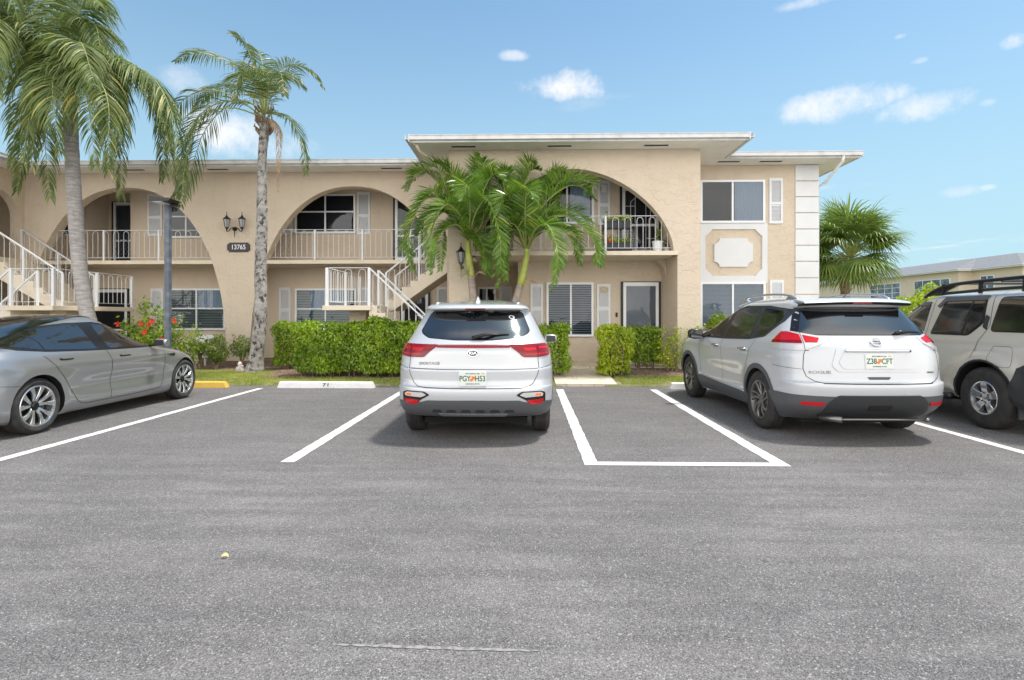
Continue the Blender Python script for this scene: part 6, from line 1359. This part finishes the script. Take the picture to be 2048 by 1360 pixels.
RG.ribbon('wrap', [(-.61, .672), (0, .668), (.61, .672)], M['seam'], 'tailgate_gap', .008)
# plate recess and chrome bar
RG.patch('rear', rnd([(-.44, 1.065), (.44, 1.065), (.50, .87), (.44, .80), (-.44, .80), (-.50, .87)], .03), M['paintw'], 'plate_surround', .008, .012)
RG.patch('rear', rnd([(-.36, 1.035), (.36, 1.035), (.43, .90), (.38, .83), (-.38, .83), (-.43, .90)], .03), M['paintw'], 'plate_recess', .014, .02)
RG.tubeon('rear', [(-.36+.036*i, 1.03) for i in range(21)], .016, M['chrome'], 'chrome_bar', .02)
plate(RG, .915, 'Z38', 'CFT')
RG.patch('rear', rnd([(-.11, .715), (.11, .715), (.13, .745), (-.13, .745)], .01), M['clad'], 'grip', .004)
e0 = on(RG, 'rear', 0, 1.125, .004); b_ = MB(); b_.lathe([(.060, .0), (.060, .014), (.050, .014), (.050, 0)], (0, 0, 0), 'z', 32); b_.box(-.068, .068, -.013, .013, .002, .016); bd = place(e0, b_).build('badge', M['chrome'], nr_); text('NISSAN', .019, M['ink'], 'badge_letters', bd, e0 @ Matrix.Translation((0, 0, .0175)), .0005, .0006, 1.3)
text('ROGUE', .045, M['alloyd'], 'model_letters', nr_, on(RG, 'rear', -.62, .79, .003), .001, .0008, 1.5); text('AWD', .03, M['alloyd'], 'model_letters', nr_, on(RG, 'rear', .62, .79, .003), .001, .0008, 1.5)
# dark lower bumper
cl_ = [(-1.45, .52), (-1.2, .535), (-.6, .53), (0, .53), (.6, .53), (1.2, .535), (1.45, .52), (1.45, .235), (1.2, .235), (.9, .235), (0, .235), (-.9, .235), (-1.2, .235), (-1.45, .235)]
cb_ = RG.patch('wrap', cl_, M['clad'], 'lower_bumper', .010, .02, grid=.07)
RG.patch('wrap', rnd([(-.46, .545), (.46, .545), (.55, .46), (.60, .30), (.45, .285), (-.45, .285), (-.60, .30), (-.55, .46)], .03), M['clad2'], 'bumper_centre', .022, .03, parent=cb_)
RG.patch('wrap', rnd([(-.13, .44), (.13, .44), (.12, .39), (-.12, .39)], .01), M['trimb'], 'tow_recess', .028, .012, parent=cb_)
for i in range(9): 
    pass
MB().box(-.66, .66, -.55, 3.1, .17, .25).build('underbody', M['well'], nr_)
ex = MB(); ex.tube([(-.45, -.93, .275), (.52, -.95, .275)], .013, 8); ex.tube([(-.55, -.75, .27), (-.42, -.95, .275)], .034, 10); ex.tube([(.5, -.97, .27), (.58, -.90, .29)], .02, 8); ex.build('exhaust_pipe', M['alloyd'], nr_, smooth=True)
MB().tube([(-.02, -.30, 1.645), (0.05, -.42, 1.77)], [.006, .003], 5).build('antenna', M['trimb'], nr_)
# ---------------- silver grey sedan
tr_ = thing('parked_car', (-6.76, 6.56, 0), 'silver grey fastback sedan with black glass roof and ten spoke turbine wheels', 'car', 'parked cars', world=False)
tf1, tf2 = flare(0, .335, .41, .030, .12), flare(2.875, .335, .41, .026, .12)
def td(y, z, q): return tf1(y, z)+tf2(y, z)-.045*np.exp(-((z-.50)/.13)**2)*np.exp(-((y-1.45)/.95)**4)+.010*np.exp(-((z-.80)/.03)**2)*np.exp(-((y-1.4)/1.5)**4)
T = Car(tr_, [(.17, .80, -.62, 3.50, .35, .7), (.22, .845, -.76, 3.58, .45, .75), (.30, .873, -.84, 3.68, .55, .8), (.42, .888, -.90, 3.74, .62, .85), (.55, .895, -.93, 3.735, .66, .9), (.66, .90, -.93, 3.66, .68, .95), (.76, .902, -.92, 3.50, .70, 1.0),
              (.82, .900, -.915, 3.33, .70, 1.0), (.87, .890, -.91, 3.12, .70, 1.0), (.91, .876, -.905, 2.88, .70, .95), (.945, .858, -.905, 2.62, .72, .85), (.975, .838, -.91, 2.42, .74, .75), (1.00, .820, -.915, 2.32, .76, .70), (1.02, .805, -.86, 2.26, .78, .68), (1.05, .786, -.70, 2.19, .80, .65),
              (1.12, .750, -.40, 2.03, .85, .60), (1.20, .706, -.06, 1.88, .85, .55), (1.28, .658, .24, 1.73, .72, .5), (1.34, .612, .50, 1.60, .55, .45), (1.38, .565, .70, 1.49, .40, .35), (1.41, .48, .88, 1.40, .24, .22), (1.43, .34, 1.02, 1.30, .13, .12), (1.438, .03, 1.14, 1.2, .02, .02)], nr=2.3, nf=2.2, disp=td)
T.body('body', M['paintg'], wheels=[(0, .34), (2.875, .34)], wr=.372, sub=5)
for sg in (1, -1): wheel(tr_, sg*.905, 0, .336, .235, .248, 'turbine', sg, .35); wheel(tr_, sg*.905, 2.875, .336, .235, .248, 'turbine', sg, .1)
for sg in (1, -1):
    mode = 'right' if sg > 0 else 'left'
    dlo = [(-.42, 1.075), (-.30, 1.12), (0, 1.20), (.35, 1.275), (.75, 1.325), (1.15, 1.335), (1.5, 1.29), (1.85, 1.175), (2.12, 1.04), (2.27, .965), (2.25, .935), (1.5, .940), (.8, .952), (.2, .975), (-.2, 1.015)]
    T.patch(mode, rnd(dlo, .02, 2), M['trimb'], 'window_trim', .004)
    T.patch(mode, rnd([(1.20, .962), (2.17, .955), (2.03, 1.06), (1.80, 1.17), (1.48, 1.265), (1.12, 1.305), (1.10, 1.25)], .02, 2), M['cglass'], 'side_window', .007)
    T.patch(mode, rnd([(.17, .998), (.5, .982), (.98, .966), (.90, 1.22), (.85, 1.30), (.70, 1.295), (.36, 1.252), (.13, 1.205)], .015, 2), M['cglass'], 'side_window', .007)
    T.patch(mode, rnd([(-.33, 1.073), (-.05, 1.025), (.145, 1.0), (.11, 1.198), (-.02, 1.168), (-.24, 1.113)], .01, 2), M['cglass'], 'side_window', .007)
    T.ribbon(mode, [(.10, .93), (.22, .80), (.38, .60), (.52, .42), (.62, .30), (.70, .262), (.80, .255), (1.6, .25), (2.15, .262), (2.28, .285), (2.33, .45), (2.35, .70), (2.30, .93)], M['seam'], 'door_gap', .006)
    T.ribbon(mode, [(1.12, .95), (1.18, .80), (1.21, .55), (1.21, .26)], M['seam'], 'door_gap', .006)
    for (ya, yb, z) in ((.30, .52, .868), (1.33, 1.56, .845)):
        T.patch(mode, rnd([(ya, z+.012), (ya+.04, z+.018), (ya+.055, z+.006), (yb, z+.006), (yb+.004, z-.008), (ya+.05, z-.012), (ya+.02, z-.008)], .004, 2), M['trimb'], 'door_handle', .005)
    T.patch(mode, rnd([(2.40, .80), (2.60, .806), (2.57, .765), (2.53, .765)], .006, 2), M['trimb'], 'fender_vent', .006)
    T.ribbon(mode, [(2.37, .845), (2.40, .802)], M['seam'], 'fender_gap', .004)
    T.ribbon('wrap', [(sg*.62, .64), (sg*.9, .64), (sg*1.28, .60)], M['seam'], 'bumper_gap', .004)
    tl_ = rnd([(.50, .90), (.98, .885), (1.04, .865), (.85, .83), (.80, .79), (.62, .84)], .01, 2); T.patch('wrap', tl_ if sg > 0 else mirror(tl_), M['lampred'], 'tail_lamp', .006)
    wingmirror(tr_, sg*.86, 2.10, 1.005, sg, M['paintg'], (.19, .14, .115))
    T.ribbon(mode, [(2.55, .90), (2.9, .862), (3.2, .80)], M['seam'], 'hood_gap', .005)
    hl = rnd([(3.05, .74), (3.25, .70), (3.30, .66), (3.1, .68)], .01, 2); T.patch(mode, hl, M['lampclear'], 'headlight', .005)
# glass roof as a cap over the upper contours
def cap(C_, z0, scale, y0, y1, m, name, off=.006):
    zs = np.linspace(z0, C_.zc[-1]-.001, 22); V = []; 
    for z in zs:
        x, y = C_.half(float(z)); xx = np.concatenate([x[:-1], -x[::-1][:-1]]); yy = np.concatenate([y[:-1], y[::-1][:-1]]); V += [(a*scale, b, z+off) for a, b in zip(xx, yy)]
    n = len(xx); F_ = [(i*n+j, i*n+(j+1) % n, (i+1)*n+(j+1) % n, (i+1)*n+j) for i in range(len(zs)-1) for j in range(n)]
    me = bpy.data.meshes.new(name); me.from_pydata(V, [], F_); me.materials.append(m); me.polygons.foreach_set('use_smooth', [True]*len(F_)); return link(name, me, C_.root)
vs = []; F_ = []; nx = 13; zlist = []
ycs = np.linspace(-.55, 2.15, 46)
def roofz(xa, y):
    lo, hi = .98, 1.437
    for _ in range(18):
        md = (lo+hi)/2; x, yy = T.half(md)
        inside = (yy[0] < y < yy[-1]) and float(np.interp(y, yy, x)) > abs(xa)
        if inside: lo = md
        else: hi = md
    return lo
def roofw(y):
    zc = roofz(0, y); x, yy = T.half(zc-.085); return float(np.interp(y, yy, x))*(.80 if y < 1.3 else max(.62, .80-(y-1.3)*.35)) if yy[0] < y < yy[-1] else .3
for y in ycs:
    rw = roofw(y)
    for i in range(nx): xa = rw*(-1+2*i/(nx-1)); vs.append((xa, y, roofz(xa, y)+.006))
F_ = [(j*nx+i, j*nx+i+1, (j+1)*nx+i+1, (j+1)*nx+i) for j in range(len(ycs)-1) for i in range(nx-1)]
me = bpy.data.meshes.new('glass_roof'); me.from_pydata(vs, [], F_); me.materials.append(M['cglass']); me.polygons.foreach_set('use_smooth', [True]*len(F_)); link('glass_roof', me, tr_)
MB().box(-.62, .62, -.5, 3.3, .14, .2).build('underbody', M['well'], tr_)
# ---------------- beige off roader
xr = thing('parked_car', (6.69, 7.14, 0), 'champagne beige boxy off roader with black roof rack at the right picture edge', 'car', 'parked cars', world=False)
xf1, xf2 = flare(0, .39, .50, .055, .09), flare(2.7, .39, .50, .05, .09)
def xd(y, z, q): return xf1(y, z)*(z < .98)+xf2(y, z)*(z < .98)
XT = Car(xr, [(.34, .82, -.75, 3.3, .2, .5), (.45, .87, -.90, 3.5, .25, .5), (.60, .888, -.93, 3.56, .25, .5), (.80, .893, -.92, 3.56, .25, .5), (.98, .893, -.90, 3.5, .25, .5), (1.08, .888, -.89, 3.1, .25, .5), (1.14, .872, -.88, 2.55, .25, .5), (1.20, .852, -.87, 2.2, .25, .5),
              (1.40, .80, -.84, 1.85, .25, .45), (1.58, .75, -.80, 1.55, .25, .4), (1.66, .715, -.77, 1.42, .25, .35), (1.705, .66, -.72, 1.3, .25, .35), (1.735, .56, -.62, 1.15, .3, .35), (1.75, .35, -.3, .9, .3, .3), (1.758, .03, .2, .4, .05, .05)], nr=4, nf=3, disp=xd)
XT.body('body', M['paintc'], wheels=[(0, .40), (2.7, .40)], wr=.455)
for sg in (1, -1): wheel(xr, sg*.925, 0, .388, .25, .212, 'five', sg, .31); wheel(xr, sg*.925, 2.7, .388, .25, .212, 'five', sg, .2)
for sg in (1, -1):
    mode = 'right' if sg > 0 else 'left'
    XT.patch(mode, rnd([(.10, 1.33), (.14, 1.66), (.84, 1.655), (.99, 1.16), (.30, 1.16)], .05, 4), M['trimb'], 'window_trim', .004)
    XT.patch(mode, rnd([(.42, 1.185), (.955, 1.18), (.83, 1.625), (.365, 1.632)], .02, 3), M['cglass'], 'side_window', .008); XT.patch(mode, rnd([(.145, 1.34), (.30, 1.19), (.385, 1.185), (.335, 1.632), (.165, 1.632)], .02, 3), M['cglass'], 'side_window', .008)
    XT.patch(mode, rnd([(-.80, 1.22), (-.02, 1.22), (-.06, 1.66), (-.74, 1.66)], .07, 5), M['trimb'], 'window_trim', .004); XT.patch(mode, rnd([(-.78, 1.235), (-.035, 1.235), (-.075, 1.645), (-.72, 1.645)], .065, 5), M['cglass'], 'side_window', .008)
    XT.patch(mode, rnd([(1.12, 1.17), (1.10, 1.60), (1.42, 1.58), (1.80, 1.30), (2.05, 1.17)], .05, 4), M['cglass'], 'side_window', .006)
    XT.ribbon(mode, [(1.04, 1.66), (1.07, 1.1), (1.08, .46)], M['seam'], 'door_gap', .007); XT.ribbon(mode, [(.05, 1.68), (.0, 1.3), (.10, 1.12), (.16, .98), (.17, .88)], M['seam'], 'door_gap', .007)
    XT.patch(mode, rnd([(.035, 1.24), (.105, 1.28), (.095, 1.44), (.03, 1.41)], .02, 3), M['clad2'], 'door_handle', .008)
    # window visors
    for (ya, yb, z0_) in ((.12, .98, 1.655), (1.10, 1.60, 1.60)):
        XT.patch(mode, rnd([(ya, z0_+.022), (yb-.12, z0_+.018), (yb-.02, z0_-.10), (yb-.06, z0_-.12), (yb-.17, z0_-.035), (ya+.03, z0_-.035)], .012, 3), M['clad'], 'window_visor', .022, .02)
    XT.ribbon(mode, rnd([(-.40, 1.05), (-.12, 1.05), (-.09, .90), (-.12, .80), (-.40, .80)], .04, 4), M['seam'], 'fuel_flap', .004, closed=True)
    # flare lip and bumper
    a_ = arc2(0, .40, .452, 190, -10)+arc2(0, .40, .475, -10, 190); XT.patch(mode, a_, M['clad2'], 'arch_trim', .006, grid=.05)
    MB().box(sg*.79-.11, sg*.79+.11, -.50, -.48, .20, .50).build('mud_flap', M['clad2'], xr)
    st = MB(); st.tube([(sg*.90, .52, .34), (sg*.93, .6, .33), (sg*.93, 2.1, .33), (sg*.90, 2.2, .34)], .045, 10); st.build('side_step', M['trimb'], xr, smooth=True)
    mb = MB(); mb.tube(spline([(sg*.62, 1.42, 1.70), (sg*.66, 1.15, 1.80), (sg*.68, .7, 1.865), (sg*.68, -.70, 1.895)], 20), .026, 8); ro = mb.build('roof_rack', M['trimb'], xr, smooth=True)
    mb = MB(); mb.tube([(sg*.66, 1.15, 1.735), (sg*.67, .2, 1.765), (sg*.67, -.7, 1.77)], .022, 8)
    for y in (1.0, .35, -.3, -.66): mb.bar((sg*.665, y, 1.72), (sg*.68, y-.03, 1.88), .045, .03)
    mb.prism([(1.35, 1.70), (1.0, 1.75), (.70, 1.85), (.95, 1.84)], sg*.655-.015, sg*.655+.015, 'yz'); mb.build('rack_post', M['trimb'], ro)
    MB().box(sg*.62-.05, sg*.62+.05, -.72, -.60, 1.90, 1.935).build('rack_fitting', M['silver'], ro)
    XT.patch('wrap', (lambda p: p if sg > 0 else mirror(p))([(.72, .86), (1.10, .86), (1.22, .80), (1.30, .55), (1.30, .36), (.72, .36)]), M['clad2'], 'bumper_corner', .03, .04)
mb = MB()
for y in (.6, 0, -.6): mb.tube([(-.68, y, 1.86), (.68, y, 1.86)], .016, 6)
mb.build('rack_bar', M['trimb'], xr); XT.patch('rear', [(-.9, .75), (.9, .75), (.9, .38), (-.9, .38)], M['clad2'], 'rear_bumper', .06, .06)
XT.patch('rear', rnd([(-.62, 1.22), (.62, 1.22), (.58, 1.62), (-.58, 1.62)], .05), M['cglass'], 'rear_window', .006)
MB().box(-.66, .66, -.6, 3.1, .26, .36).build('underbody', M['well'], xr)
